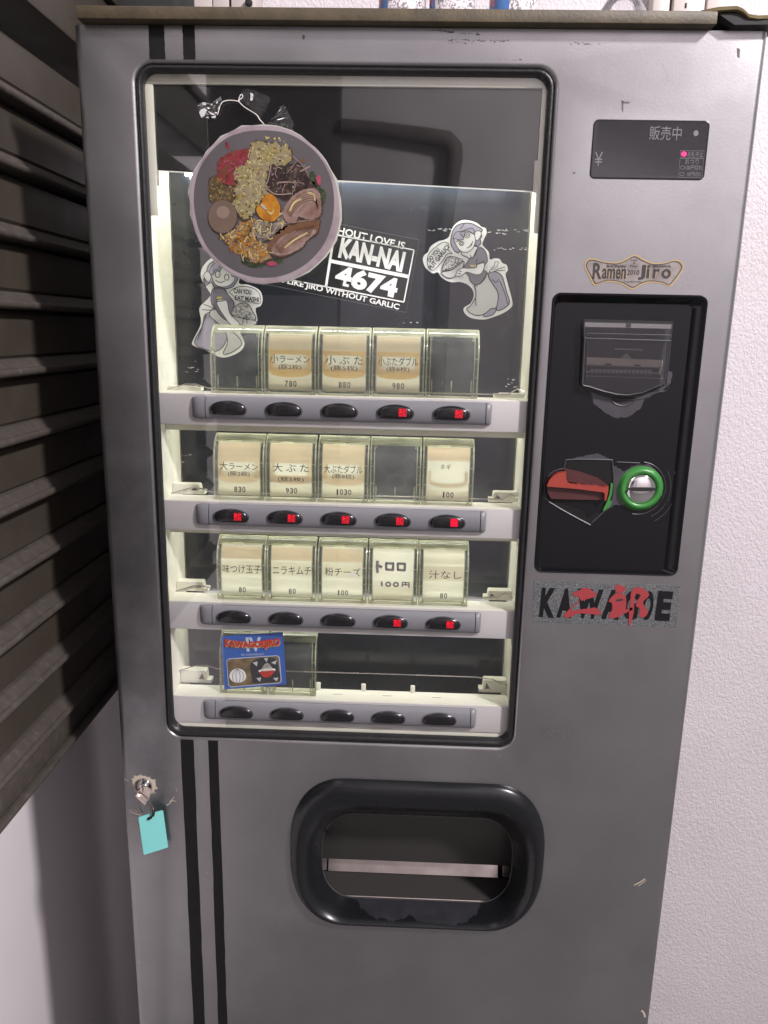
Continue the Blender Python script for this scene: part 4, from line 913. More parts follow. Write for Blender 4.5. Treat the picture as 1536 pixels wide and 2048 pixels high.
HX = [-0.1712+0.05335*i for i in range(5)]
CARDS = {
 (0, 0): None, (0, 1): ('小ラーメン', '(豚2枚)', '780', 'orange'), (0, 2): ('小 ぶ た', '(豚5枚)', '880', 'orange'), (0, 3): ('小ぶたダブル', '(豚8枚)', '980', 'orange'), (0, 4): None,
 (1, 0): ('大ラーメン', '(豚2枚)', '830', 'peach'), (1, 1): ('大 ぶ た', '(豚5枚)', '930', 'peach'), (1, 2): ('大ぶたダブル', '(豚8枚)', '1030', 'peach'), (1, 3): None, (1, 4): ('ネギ', None, '100', 'ring'),
 (2, 0): ('味つけ玉子', None, '80', 'plain'), (2, 1): ('ニラキムチ', None, '80', 'plain'), (2, 2): ('粉チーズ', None, '100', 'plain'), (2, 3): ('トロロ', None, '100円', 'hand'), (2, 4): ('汁なし', None, '80', 'plain'),
 (3, 0): None, (3, 1): None}
HLAB = {
 (0, 0): 'empty clear ticket holder in front of the waitress sticker', (0, 1): 'clear ticket holder with orange card priced 780', (0, 2): 'clear ticket holder with orange card priced 880',
 (0, 3): 'clear ticket holder with orange card priced 980', (0, 4): 'empty clear ticket holder right of the 980 card', (1, 0): 'clear ticket holder with tan card priced 830',
 (1, 1): 'clear ticket holder with tan card priced 930', (1, 2): 'clear ticket holder with tan card priced 1030', (1, 3): 'empty clear ticket holder between the 1030 card and the leek card',
 (1, 4): 'clear ticket holder with two katakana letters above a peach ring, priced 100', (2, 0): 'clear ticket holder with cream flavoured egg card, leftmost of its row', (2, 1): 'clear ticket holder with cream kimchi card priced 80',
 (2, 2): 'clear ticket holder with cream powdered cheese card priced 100', (2, 3): 'clear ticket holder with a card handwritten in thick marker', (2, 4): 'clear ticket holder with cream card priced 80, rightmost of its row',
 (3, 0): 'empty clear ticket holder behind the blue card', (3, 1): 'empty clear ticket holder right of the blue card on the lowest shelf'}
def htext(b, cx, z_, wd, ht, mt, par, bold=0.0, spacing=1.0):
    o_ = text(b, cx, z_, wd, ht, hp_at(z_, 0.0016)-0.00045, mt, par, bold=bold, spacing=spacing)
    for v in o_.data.vertices: v.co.y = hp_at(v.co.z, 0.0016)-0.00062
    return o_
first = True
for (r, c), cd in CARDS.items():
    e = empty('ticket_holder', HLAB[(r, c)], 'ticket holder', (HX[c]+random.uniform(-0.0003, 0.0003), HOLD_Y, SHZ[r]+0.0001), 'clear ticket holders on the lit shelves')
    e.rotation_euler = (0, random.uniform(-0.006, 0.006), random.uniform(-0.012, 0.012))
    for src_ in (_sh0, _rm0):
        o_ = src_ if first else src_.copy()
        if not first: COL.objects.link(o_)
        o_.parent = e
    first = False
    if not cd:
        mb = MB()
        for px_, h_ in ((-HW/2+0.0058, 0.0175), (0.0, 0.0165), (HW/2-0.0058, 0.0175)): mb.box(px_-0.0006, px_+0.0006, 0.0015, 0.0035, 0.0030, h_)
        for s_ in (-1, 1): mb.tube([(s_*0.0205+0.0012*math.cos(a*math.tau/10), hp_at(0.057)+0.0008, 0.057+0.0012*math.sin(a*math.tau/10)) for a in range(11)], 0.0003, 5)
        mb.build('card_peg', 'shell_rim', e)
        continue
    t1, t2, pr, style = cd
    cw = 0.0218
    cz0, cz1 = 0.0045, 0.0600
    crd = strip(-cw, cw, cz0, cz1, 0.0016, 12).build('menu_card', 'card', e, angle=60)
    if style in ('orange', 'peach'):
        strip(-cw, cw, 0.0435, 0.0575, 0.0015, 8).build('card_band', 'card_tan' if style == 'orange' else 'card_peach', crd, angle=60)
        om = 'card_orange' if style == 'orange' else 'card_peach'
        dz = {(1, 1): -0.0045}.get((r, c), 0)
        bl = [(-cw, 0.0433), (cw, 0.0433), (cw*0.98, 0.0225), (cw*0.85, 0.0190), (cw*0.55, 0.0172), (0, 0.0165), (-cw*0.55, 0.0172), (-cw*0.85, 0.0190), (-cw*0.98, 0.0225)]
        hole = rrect(-cw*0.76, cw*0.76, 0.0262, 0.0388, 0.0015, 3)
        mb = MB(); mb.poly([bl, hole], 0); o_ = mb.build('bowl_print', om, crd, smooth=False, normals=False)
        for v in o_.data.vertices: v.co.y = hp_at(v.co.z, 0.0016)-0.00018
        o_ = strip(-cw, cw*0.97, 0.0232+dz, 0.0302+dz, 0.0016-0.00040, 3).build('pork_strip', 'card_grey', crd)
        strip(-cw, cw, 0.0045, 0.0155, 0.0016-0.0002, 2).build('price_strip', 'card_grey' if style == 'orange' else 'card_pale', crd)
        n_ = len(t1.replace(' ', ''))
        wd = {5: 0.0400, 3: 0.0365, 6: 0.0390}[n_]
        if n_ == 5:    # big first character, smaller kana
            htext(t1[0], -0.0155, 0.0345, 0.0085, 0.0086, 'ink', crd, 0.004); htext(t1[1:], 0.0048, 0.0342, 0.0300, 0.0066, 'ink', crd, 0.004)
        else: htext(t1, 0.0, 0.0342, wd, 0.0086, 'ink', crd, 0.004)
        htext(t2, 0.0, 0.0266+dz, 0.0225 if n_ != 3 else 0.0265, 0.0056, 'ink', crd, 0.003)
    elif style == 'ring':
        strip(-cw, cw, 0.0450, 0.0575, 0.0015, 8).build('card_band', 'card_peach', crd, angle=60)
        ro = [(-cw*0.92, 0.0350)]+[(-cw*0.92*math.cos(math.radians(a)), 0.0260-0.0085*math.sin(math.radians(a))**0.7) for a in range(5, 180, 10)]+[(cw*0.92, 0.0350)]
        ri_ = [(cw*0.78, 0.0350)]+[(cw*0.78*math.cos(math.radians(a)), 0.0275-0.0060*math.sin(math.radians(a))**0.7) for a in range(5, 180, 10)]+[(-cw*0.78, 0.0350)]
        o_ = MB().poly([ro+ri_], 0.0014).build('bowl_print', 'card_tan', crd, smooth=False, normals=False)
        strip(-cw, cw, 0.0045, 0.0150, 0.0014, 2).build('price_strip', 'card_grey', crd)
        htext(t1, -0.0028, 0.0392, 0.0110, 0.0058, 'ink', crd, 0.0)
    elif style == 'plain':
        strip(-cw, cw, 0.0440, 0.0565, 0.0015, 8).build('card_band', 'card_peach' if c < 3 else 'card_pale', crd, angle=60)
        strip(-cw*0.97, cw, 0.0275 if c < 4 else 0.0268, 0.0425, 0.0014, 3).build('title_strip', 'card_grey' if c == 4 else 'card_pale', crd)
        wd = {5: 0.0405, 4: 0.0375, 3: 0.0340}[len(t1)]
        htext(t1, 0.0005 if c < 4 else 0.0015, 0.0335, wd, 0.0092, 'ink', crd, 0.002)
        if c == 2:
            o_ = MB().poly([smooth([(0.0078, 0.0318), (0.0105, 0.0338), (0.0140, 0.0328), (0.0142, 0.0300), (0.0110, 0.0282), (0.0085, 0.0295)], 3)], -0.0006).build('tape_scrap', 'white_edge', crd, smooth=False, normals=False)
    if style == 'hand':
        mb = MB()
        def hs(segs, wd):
            for s_ in segs: mb.stroke(s_, wd, 0)
        hs([[(-0.0165, 0.0465), (-0.0170, 0.0400), (-0.0163, 0.0335)], [(-0.0165, 0.0415), (-0.0115, 0.0398)]], 0.0030)
        for cx in (-0.0040, 0.0082): hs([[(cx-0.0036, 0.0445), (cx-0.0032, 0.0372)], [(cx-0.0042, 0.0440), (cx+0.0048, 0.0440)], [(cx+0.0040, 0.0445), (cx+0.0037, 0.0365)], [(cx-0.0040, 0.0375), (cx+0.0046, 0.0372)]], 0.0026)
        hs([[(-0.0118, 0.0242), (-0.0115, 0.0190)]], 0.0019)
        for cx in (-0.0048, 0.0032): hs([[(cx+0.0024*math.cos(a*math.tau/14), 0.0213+0.0021*math.sin(a*math.tau/14)) for a in range(15)]], 0.0018)
        hs([[(0.0098, 0.0190), (0.0102, 0.0240)], [(0.0098, 0.0238), (0.0175, 0.0236)], [(0.0168, 0.0240), (0.0172, 0.0180)], [(0.0100, 0.0213), (0.0168, 0.0211)], [(0.0135, 0.0238), (0.0133, 0.0212)]], 0.0014)
        o_ = mb.build('handwriting', 'marker', crd, smooth=False, normals=False)
        for v in o_.data.vertices: v.co.y = hp_at(v.co.z, 0.0016)-0.0003
        strip(-cw, cw, 0.0046, 0.0175, 0.0014, 2).build('price_strip', 'card_pale', crd)
    else:
        n_ = len(pr)
        for k, ch_ in enumerate(pr): htext(ch_, 0.0006+0.0042*(k-(n_-1)/2), 0.0105, 0.0015 if ch_ == '1' else 0.0033, 0.0058, 'ink', crd, 0.016)

# blue souvenir card leaning on the lowest holders
YC = 0.0150
bc = empty('souvenir_card', 'blue square card with red curved lettering leaning in the lowest row', 'card', (at(508, 1376, YC).x, YC, SHZ[3]))
bb = tuple(bc.location)
MT['blue'] = mat('blue_print', (0.035, 0.11, 0.42), 0.3, var=0.15, vscale=25)
MT['rock'] = mat('brown_rock_print', (0.16, 0.11, 0.05), 0.4, ramp=((0.3, (0.07, 0.045, 0.02)), (0.6, (0.20, 0.14, 0.07)), (0.8, (0.30, 0.23, 0.12))), vscale=90)
MT['rock_light'] = mat('light_rock_print', (0.30, 0.23, 0.13), 0.4, var=0.5, vscale=70)
MT['logo_red'] = mat('logo_red_print', (0.50, 0.035, 0.02), 0.35, var=0.3, vscale=300)
MT['logo_gold'] = mat('logo_gold_print', (0.50, 0.34, 0.14), 0.35)
MT['pale_blue'] = mat('pale_blue_print', (0.45, 0.52, 0.66), 0.4)
def bl_(nm, pts, mt, k, sm=False, src=(310, 1040, 4.042), par=bc):
    lp = pxz(pts, YC, *src)
    if sm: lp = smooth(lp, 4)
    y = YC-0.0002*k
    return MB(bb).poly([lp], y, YC if k == 0 else None).build(nm, mt, par, smooth=False, normals=(k == 0))
MB(bb).poly([pxz([(537, 940), (1034, 906), (1062, 1328), (562, 1370)], YC, 310, 1040, 4.042)], YC-0.0002, YC+0.0002).build('card_sheet', 'blue', bc, smooth=False)
bl_('picture_border', [(578, 1135), (600, 1118), (985, 1092), (1008, 1105), (1025, 1300), (1012, 1318), (612, 1352), (592, 1335)], 'pale_blue', 2)
bl_('picture', [(584, 1137), (603, 1124), (984, 1098), (1002, 1109), (1018, 1298), (1009, 1311), (614, 1345), (598, 1331)], 'rock', 3)
bl_('shade_picture', [(770, 1170), (800, 1135), (870, 1110), (975, 1120), (1000, 1200), (1010, 1292), (900, 1312), (800, 1318), (780, 1260)], 'line', 3.4, True)
bl_('bowl_picture', [(852, 1222), (962, 1212), (950, 1245), (920, 1266), (885, 1268), (862, 1250)], 'logo_red', 5, True)
bl_('bowl_rim_picture', [(842, 1212), (900, 1196), (970, 1200), (964, 1220), (900, 1230), (850, 1230)], 'white_print', 4, True)
bl_('food_picture', [(862, 1212), (880, 1172), (905, 1152), (930, 1166), (952, 1206), (905, 1218)], 'card_pale', 6, True)
for q_ in ([(790, 1150), (830, 1140), (825, 1180)], [(880, 1115), (915, 1112), (905, 1145)], [(940, 1150), (985, 1130), (975, 1165)], [(820, 1275), (860, 1270), (850, 1305)], [(955, 1275), (1000, 1270), (985, 1300)]): bl_('pale_stone_picture', q_, 'palegrey', 5)
bl_('garlic_bulb_picture', [(603, 1262), (618, 1222), (645, 1204), (668, 1198), (700, 1204), (728, 1228), (738, 1268), (718, 1300), (672, 1312), (625, 1300)], 'white_print', 4, True)
for q_ in ([(668, 1200), (655, 1250), (664, 1308)], [(668, 1200), (690, 1250), (684, 1308)], [(668, 1200), (630, 1240), (634, 1300)], [(668, 1200), (714, 1240), (712, 1300)]):
    MB(bb).stroke(smooth(pxz(q_, YC, 310, 1040, 4.042), 4, False), 0.0006, YC-0.0010).build('garlic_line_picture', 'mauve', bc, smooth=False, normals=False)
cL = at(310+790/4.042, 1040+1010/4.042, YC); sc_ = 0.00056/4.042
def arch(a, d):
    hw = 0.0335
    return a, d*(1+0.35*abs(a)/hw)+0.0030*(a/hw)**2+0.0002
for yo, dx, mt_, bd in ((-0.0011, 0.0006, 'logo_gold', 0.09), (-0.0013, 0.0, 'logo_red', 0.06)):
    text('KAWAGOEJIRO', cL.x+dx, cL.z-dx, 430*sc_*1.0, 66*sc_, YC+yo, mt_, bc, rot=math.radians(3.5), bold=bd, base=bb, warp=arch)
cI = at(310+800/4.042, 1040+1003/4.042, YC)
text('IV', cI.x, cI.z, 120*sc_, 118*sc_, YC-0.0008, 'pale_blue', bc, rot=math.radians(3.5), bold=0.03, base=bb)
cA = at(310+790/4.042, 1040+1085/4.042, YC)
text('4th ANNIVERSARY', cA.x, cA.z, 182*sc_, 17*sc_, YC-0.0008, 'pale_blue', bc, rot=math.radians(3.5), base=bb)

# ================================================================== ROUND FOOD SIGN hung on the glass
YS = -0.0065
F_ = (370, 240, 4.8)
cs = at(529, 411, YS)
sg = empty('food_sign', 'round cut-out sign of a loaded noodle bowl hanging on the window', 'sign', (cs.x, YS, cs.z))
sb = tuple(sg.location)
MT['bowl_grey'] = mat('bowl_grey_print', (0.085, 0.077, 0.081), 0.38, var=0.12, vscale=40)
MT['rim_pink'] = mat('rim_pale_print', (0.28, 0.23, 0.245), 0.4, ramp=((0.25, (0.17, 0.12, 0.13)), (0.5, (0.28, 0.235, 0.25)), (0.8, (0.32, 0.28, 0.285))), vscale=45)
MT['laminate'] = mat('laminate_edge', (0.50, 0.50, 0.44), 0.25, var=0.25, vscale=60, bump=0.6, bscale=90)
def food(n, *cs_, s=220): return mat(n, cs_[0], 0.33, coat=0.15, ramp=[(0.28+0.42*i/(len(cs_)-1), tuple(q_*0.66 for q_ in c_)) for i, c_ in enumerate(cs_)], vscale=s, detail=6, bump=0.5, bscale=s*1.3)
MT['f_hi'] = mat('pale_gloss_print', (0.48, 0.41, 0.19), 0.4, var=0.3, vscale=120)
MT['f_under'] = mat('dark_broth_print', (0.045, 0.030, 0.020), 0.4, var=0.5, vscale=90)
MT['f_red'] = food('red_ginger', (0.10, 0.008, 0.012), (0.24, 0.022, 0.028), (0.30, 0.035, 0.04), (0.17, 0.04, 0.04), s=130)
MT['f_garlic'] = food('garlic_print', (0.12, 0.085, 0.022), (0.38, 0.31, 0.11), (0.30, 0.25, 0.16), (0.56, 0.49, 0.22), s=170)
MT['f_dark'] = food('dark_sauce_print', (0.006, 0.003, 0.004), (0.02, 0.008, 0.008), (0.045, 0.014, 0.014), (0.20, 0.15, 0.12), s=190)
MT['f_brown'] = food('brown_crumb_print', (0.035, 0.022, 0.010), (0.12, 0.085, 0.035), (0.09, 0.06, 0.025), (0.28, 0.20, 0.07), s=330)
MT['f_egg'] = food('brown_egg_print', (0.15, 0.10, 0.072), (0.19, 0.13, 0.095), (0.22, 0.155, 0.115), s=26)
MT['f_egg_hi'] = mat('egg_shine_print', (0.20, 0.145, 0.115), 0.4)
MT['f_yolk'] = food('yolk_print', (0.22, 0.07, 0.004), (0.52, 0.19, 0.008), (0.66, 0.36, 0.04), s=75)
MT['f_pork'] = food('pork_print', (0.10, 0.045, 0.028), (0.26, 0.14, 0.11), (0.36, 0.24, 0.20), (0.17, 0.08, 0.05), s=48)
MT['f_pork2'] = food('pork_fat_print', (0.17, 0.09, 0.065), (0.38, 0.28, 0.245), (0.27, 0.165, 0.13), s=62)
MT['f_pork3'] = food('pork_edge_print', (0.13, 0.055, 0.022), (0.20, 0.095, 0.045), (0.16, 0.07, 0.035), s=90)
MT['f_noodle'] = food('chopped_noodle_print', (0.09, 0.05, 0.022), (0.42, 0.22, 0.045), (0.28, 0.19, 0.12), (0.55, 0.40, 0.17), s=150)
MT['f_sprout'] = food('sprout_print', (0.05, 0.035, 0.025), (0.20, 0.16, 0.13), (0.36, 0.31, 0.27), s=200)
MT['f_green'] = food('green_print', (0.012, 0.02, 0.008), (0.03, 0.055, 0.02), (0.055, 0.08, 0.03), s=150)
MT['f_pink'] = mat('pink_print', (0.33, 0.05, 0.10), 0.4, var=0.3, vscale=200)
MT['f_bit'] = mat('pale_bit_print', (0.42, 0.35, 0.13), 0.4)
MT['f_glint'] = mat('glint_print', (0.36, 0.32, 0.29), 0.35)
outer = [(545, 66), (760, 57), (930, 75), (1110, 155), (1250, 270), (1350, 400), (1440, 580), (1475, 760), (1485, 960), (1440, 1150), (1340, 1310), (1180, 1450), (1000, 1540), (760, 1570), (600, 1545), (430, 1460), (300, 1360), (180, 1230), (105, 1080), (62, 900), (45, 700), (75, 540), (140, 420), (210, 310), (350, 170)]
lam = [(765+(p[0]-765)*1.012+random.uniform(-6, 6)+(12 if p[0] > 1000 and p[1] > 500 else 0), 820+(p[1]-820)*1.015+random.uniform(-6, 6)) for p in [(outer[i][0]*(1-t)+outer[(i+1) % 25][0]*t, outer[i][1]*(1-t)+outer[(i+1) % 25][1]*t) for i in range(25) for t in (0, 0.5)]]
def fl_(nm, pts, mt, k, sm=True, par=sg, n=4, thick=None):
    lp = pxz(pts, YS, *F_)
    if sm: lp = smooth(lp, n)
    y = YS-0.0009-0.00022*k
    return MB(sb).poly([lp], y, thick).build(nm, mt, par, smooth=False, normals=thick is not None)
MB(sb).poly([pxz(lam, YS, *F_)], YS-0.0004, YS+0.0002).build('laminate_edge', 'laminate', sg, smooth=False)
pl = MB(sb).poly([smooth(pxz(outer, YS, *F_), 2)], YS-0.0009, YS-0.0003).build('printed_disc', 'rim_pink', sg, smooth=False)
def F(nm, pts, mt, k, j=0, **kw):
    if mt in ('f_red', 'f_garlic', 'f_dark', 'f_pork', 'f_pork3', 'f_egg', 'f_yolk', 'f_noodle', 'f_sprout', 'f_brown') and k > 1 and len(pts) > 7:
        cx_, cy_ = sum(p[0] for p in pts)/len(pts), sum(p[1] for p in pts)/len(pts)
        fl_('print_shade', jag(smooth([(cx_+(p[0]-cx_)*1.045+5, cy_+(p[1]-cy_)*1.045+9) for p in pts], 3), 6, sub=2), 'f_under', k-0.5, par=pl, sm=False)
    if j: pts = [p for p in jag(smooth(pts, 3), j*1.7, sub=3)]
    return fl_(nm, pts, mt, k, par=pl, sm=not j, **kw)
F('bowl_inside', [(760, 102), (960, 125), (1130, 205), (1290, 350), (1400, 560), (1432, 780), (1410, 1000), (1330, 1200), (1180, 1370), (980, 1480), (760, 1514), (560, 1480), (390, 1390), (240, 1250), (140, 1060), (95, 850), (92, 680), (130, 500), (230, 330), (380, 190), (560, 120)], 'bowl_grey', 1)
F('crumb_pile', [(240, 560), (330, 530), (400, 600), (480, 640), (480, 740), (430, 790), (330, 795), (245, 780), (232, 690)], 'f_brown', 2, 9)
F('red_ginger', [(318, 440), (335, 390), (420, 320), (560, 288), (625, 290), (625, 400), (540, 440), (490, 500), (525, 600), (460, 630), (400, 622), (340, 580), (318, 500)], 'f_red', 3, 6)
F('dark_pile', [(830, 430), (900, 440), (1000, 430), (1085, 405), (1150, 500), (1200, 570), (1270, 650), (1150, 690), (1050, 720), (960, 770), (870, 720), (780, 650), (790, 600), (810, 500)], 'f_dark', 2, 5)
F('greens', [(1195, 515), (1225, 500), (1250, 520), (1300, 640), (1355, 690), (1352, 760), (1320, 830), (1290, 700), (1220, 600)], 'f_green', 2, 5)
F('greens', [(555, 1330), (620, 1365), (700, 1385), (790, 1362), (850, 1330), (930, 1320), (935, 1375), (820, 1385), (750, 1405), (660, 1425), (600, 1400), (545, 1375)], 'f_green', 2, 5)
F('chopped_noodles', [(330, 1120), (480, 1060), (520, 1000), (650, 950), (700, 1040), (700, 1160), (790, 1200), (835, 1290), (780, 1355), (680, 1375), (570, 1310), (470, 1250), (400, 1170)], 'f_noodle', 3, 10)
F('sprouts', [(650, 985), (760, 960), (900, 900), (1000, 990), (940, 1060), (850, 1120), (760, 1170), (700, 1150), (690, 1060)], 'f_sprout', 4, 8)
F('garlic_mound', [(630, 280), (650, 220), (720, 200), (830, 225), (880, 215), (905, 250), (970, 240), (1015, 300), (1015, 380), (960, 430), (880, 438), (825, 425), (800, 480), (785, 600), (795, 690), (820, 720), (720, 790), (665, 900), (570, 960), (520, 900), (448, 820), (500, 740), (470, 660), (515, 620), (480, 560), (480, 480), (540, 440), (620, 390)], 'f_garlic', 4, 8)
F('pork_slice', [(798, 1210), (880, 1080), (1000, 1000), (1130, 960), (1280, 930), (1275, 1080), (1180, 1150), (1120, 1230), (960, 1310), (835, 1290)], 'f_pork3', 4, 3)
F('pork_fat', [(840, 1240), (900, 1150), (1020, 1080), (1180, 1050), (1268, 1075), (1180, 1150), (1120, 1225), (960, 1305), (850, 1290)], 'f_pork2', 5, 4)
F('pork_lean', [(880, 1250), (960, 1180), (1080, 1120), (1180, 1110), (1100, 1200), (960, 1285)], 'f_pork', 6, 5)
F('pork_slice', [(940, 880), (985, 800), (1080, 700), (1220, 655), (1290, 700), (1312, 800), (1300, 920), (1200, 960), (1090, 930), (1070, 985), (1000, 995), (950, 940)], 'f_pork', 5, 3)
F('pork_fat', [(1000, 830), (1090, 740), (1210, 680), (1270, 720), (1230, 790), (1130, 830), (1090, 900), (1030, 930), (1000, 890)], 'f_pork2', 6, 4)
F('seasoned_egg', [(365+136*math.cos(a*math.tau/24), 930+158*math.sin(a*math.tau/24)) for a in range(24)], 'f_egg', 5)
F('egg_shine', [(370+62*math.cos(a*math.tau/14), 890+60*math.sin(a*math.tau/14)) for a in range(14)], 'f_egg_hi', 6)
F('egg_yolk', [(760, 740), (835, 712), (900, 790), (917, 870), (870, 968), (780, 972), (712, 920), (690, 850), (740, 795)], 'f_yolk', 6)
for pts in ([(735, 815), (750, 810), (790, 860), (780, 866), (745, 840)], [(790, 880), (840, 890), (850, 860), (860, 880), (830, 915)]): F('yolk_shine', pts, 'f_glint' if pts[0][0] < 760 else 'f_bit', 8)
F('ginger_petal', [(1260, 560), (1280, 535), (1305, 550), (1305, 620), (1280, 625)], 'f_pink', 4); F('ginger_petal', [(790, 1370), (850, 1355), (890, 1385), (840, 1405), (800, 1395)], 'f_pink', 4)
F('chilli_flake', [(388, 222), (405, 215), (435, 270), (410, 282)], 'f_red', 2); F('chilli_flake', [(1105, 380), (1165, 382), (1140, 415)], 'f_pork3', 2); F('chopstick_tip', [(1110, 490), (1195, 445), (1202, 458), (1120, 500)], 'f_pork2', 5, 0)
mb = MB(sb)
def inpoly(p, P):
    r_ = False
    for i in range(len(P)):
        a, b_ = P[i], P[i-1]
        if (a[1] > p[1]) != (b_[1] > p[1]) and p[0] < (b_[0]-a[0])*(p[1]-a[1])/(b_[1]-a[1])+a[0]: r_ = not r_
    return r_
def specks(nm, mt, P, n, s0, s1, k):
    mb = MB(sb); cnt = 0
    xs = [p[0] for p in P]; ys = [p[1] for p in P]
    while cnt < n:
        p = (random.uniform(min(xs), max(xs)), random.uniform(min(ys), max(ys)))
        if not inpoly(p, P): continue
        cnt += 1; s_ = random.uniform(s0, s1); a0 = random.random()*6.28
        mb.poly([pxz([(p[0]+s_*random.uniform(0.5, 1.2)*math.cos(a0+a*1.257), p[1]+s_*random.uniform(0.5, 1.2)*math.sin(a0+a*1.257)) for a in range(5)], YS, *F_)], YS-0.0009-0.00022*k-random.uniform(0, 0.00012))
    mb.build(nm, mt, pl, smooth=False, normals=False)
GP = [(630, 280), (720, 210), (970, 250), (1010, 330), (960, 420), (820, 425), (785, 600), (810, 710), (660, 890), (570, 950), (455, 820), (480, 560), (540, 440)]
specks('garlic_bits', 'f_bit', GP, 60, 4, 12, 5); specks('garlic_shade', 'f_brown', GP, 60, 4, 11, 6); specks('garlic_lump', 'f_sprout', GP, 14, 8, 18, 5)
NP_ = [(340, 1120), (650, 960), (700, 1150), (830, 1290), (680, 1370), (470, 1250)]
specks('noodle_bits', 'f_bit', NP_, 40, 5, 14, 4.5); specks('carrot_bits', 'f_yolk', NP_, 34, 7, 18, 4); specks('noodle_shade', 'f_pork', NP_, 36, 5, 14, 5)
specks('crumb_bits', 'f_noodle', [(245, 570), (330, 540), (470, 650), (430, 785), (250, 775)], 60, 4, 11, 3)
specks('sauce_glint', 'f_glint', [(830, 450), (1080, 420), (1200, 570), (960, 740), (800, 640)], 22, 3, 7, 4); specks('sauce_red', 'f_brown', [(830, 450), (1080, 420), (1250, 640), (960, 740), (800, 640)], 34, 8, 20, 3)
specks('sprout_bits', 'f_bit', [(660, 990), (900, 920), (990, 990), (760, 1150)], 22, 6, 14, 5.5)
specks('scattered_bits', 'f_bit', [(580, 250), (780, 160), (1060, 200), (900, 240), (700, 190)], 8, 5, 14, 3)
mb = MB(sb)
for sgm, wd in (([(830, 440), (800, 590), (780, 640), (870, 715), (1030, 710)], 0.0011), ([(885, 610), (960, 600), (1060, 605)], 0.0012), ([(1010, 330), (1140, 450), (1190, 560)], 0.0006), ([(700, 1130), (800, 1120), (900, 1020)], 0.0010), ([(960, 1000), (1100, 980), (1260, 960)], 0.0006)):
    mb.stroke(smooth(pxz(sgm, YS, *F_), 4, False), wd, YS-0.0009-0.00022*6.5)
mb.build('pale_strands', 'f_pork2', pl, smooth=False, normals=False)
def curls(nm, mt, P, n, ln, wd, k):
    m_ = MB(sb); cnt = 0; xs = [p[0] for p in P]; ys = [p[1] for p in P]
    while cnt < n:
        p = (random.uniform(min(xs), max(xs)), random.uniform(min(ys), max(ys)))
        if not inpoly(p, P): continue
        cnt += 1; a0 = random.random()*6.28; tr = [p]; 
        for _ in range(5): a0 += random.uniform(-0.7, 0.7); tr.append((tr[-1][0]+ln*math.cos(a0)/5, tr[-1][1]+ln*math.sin(a0)/5))
        m_.stroke(smooth(pxz(tr, YS, *F_), 3, False), random.uniform(0.6, 1.2)*wd, YS-0.0009-0.00022*k-random.uniform(0, 0.0001))
    m_.build(nm, mt, pl, smooth=False, normals=False)
curls('garlic_curls', 'f_noodle', GP, 26, 40, 0.0007, 5.2); curls('garlic_light_curls', 'f_hi', GP, 34, 34, 0.0010, 5.4)
curls('noodle_light_curls', 'f_hi', NP_, 20, 60, 0.0009, 5); curls('noodle_dark_curls', 'f_under', NP_, 22, 50, 0.0006, 5.2); curls('noodle_orange_curls', 'f_yolk', NP_, 16, 50, 0.0013, 4.6)
curls('sprout_curls', 'f_hi', [(660, 990), (900, 920), (990, 990), (760, 1150)], 16, 70, 0.0010, 5.6)
curls('ginger_curls', 'f_pork3', [(340, 430), (430, 330), (600, 310), (600, 400), (500, 480), (480, 590), (380, 590)], 22, 70, 0.0008, 4); curls('ginger_light_curls', 'f_pink', [(340, 430), (430, 330), (600, 310), (600, 400), (500, 480), (480, 590), (380, 590)], 14, 60, 0.0007, 4.2)
curls('sauce_curls', 'f_under', [(840, 450), (1080, 430), (1220, 600), (960, 730), (800, 640)], 18, 80, 0.0016, 3.4); curls('onion_curls', 'f_pork2', [(840, 450), (1080, 430), (1220, 600), (960, 730), (800, 640)], 9, 90, 0.0007, 4.4)
m_ = MB(sb)
for k in range(7):
    q_ = k/6; m_.stroke(smooth(pxz([(870+60*q_, 1230+40*q_), (980+50*q_, 1110+75*q_), (1120+20*q_, 1040+90*q_), (1250-40*q_, 1010+100*q_)], YS, *F_), 4, False), random.uniform(0.0004, 0.0012), YS-0.0009-0.00022*6.6)
for k in range(5):
    q_ = k/4; m_.stroke(smooth(pxz([(980+40*q_, 900+30*q_), (1020+50*q_, 810+50*q_), (1110+40*q_, 730+60*q_), (1220+30*q_, 690+90*q_), (1270+10*q_, 780+80*q_)], YS, *F_), 4, False), random.uniform(0.0004, 0.0010), YS-0.0009-0.00022*6.6)
m_.build('pork_grain', 'f_pork3', pl, smooth=False, normals=False)
m_ = MB(sb)
for pts in ([(1010, 880), (1050, 800), (1120, 760)], [(960, 1230), (1060, 1150), (1180, 1085)], [(1180, 700), (1240, 720), (1250, 780)]): m_.stroke(smooth(pxz(pts, YS, *F_), 4, False), 0.0016, YS-0.0009-0.00022*6.8)
m_.build('pork_gloss', 'f_hi', pl, smooth=False, normals=False)
# string
S_ = (370, 150, 5.689)
YG = -0.0008
def sp(a, Yp=YG): q_ = at(S_[0]+a[0]/S_[2], S_[1]+a[1]/S_[2], Yp); return q_
pts = smooth([(sp(p).x, sp(p).z) for p in [(360, 440), (395, 330), (430, 290), (510, 278), (600, 290), (612, 300), (660, 350), (740, 405), (820, 460), (860, 520), (915, 582)]], 5, False)
mb = MB(sb); n_ = len(pts); mb.tube([(p[0], 0.0022+(YS-0.0015-0.0022)*(i/n_)**3, p[1]) for i, p in enumerate(pts)], 0.00042, 6)
lp = smooth([(sp(p).x, sp(p).z) for p in [(600, 290), (612, 240), (630, 212), (648, 222), (645, 245), (615, 270), (600, 290)]], 4, False); mb.tube([(p[0], 0.0020, p[1]) for p in lp], 0.0004, 6)
mb.build('string', 'string', sg)
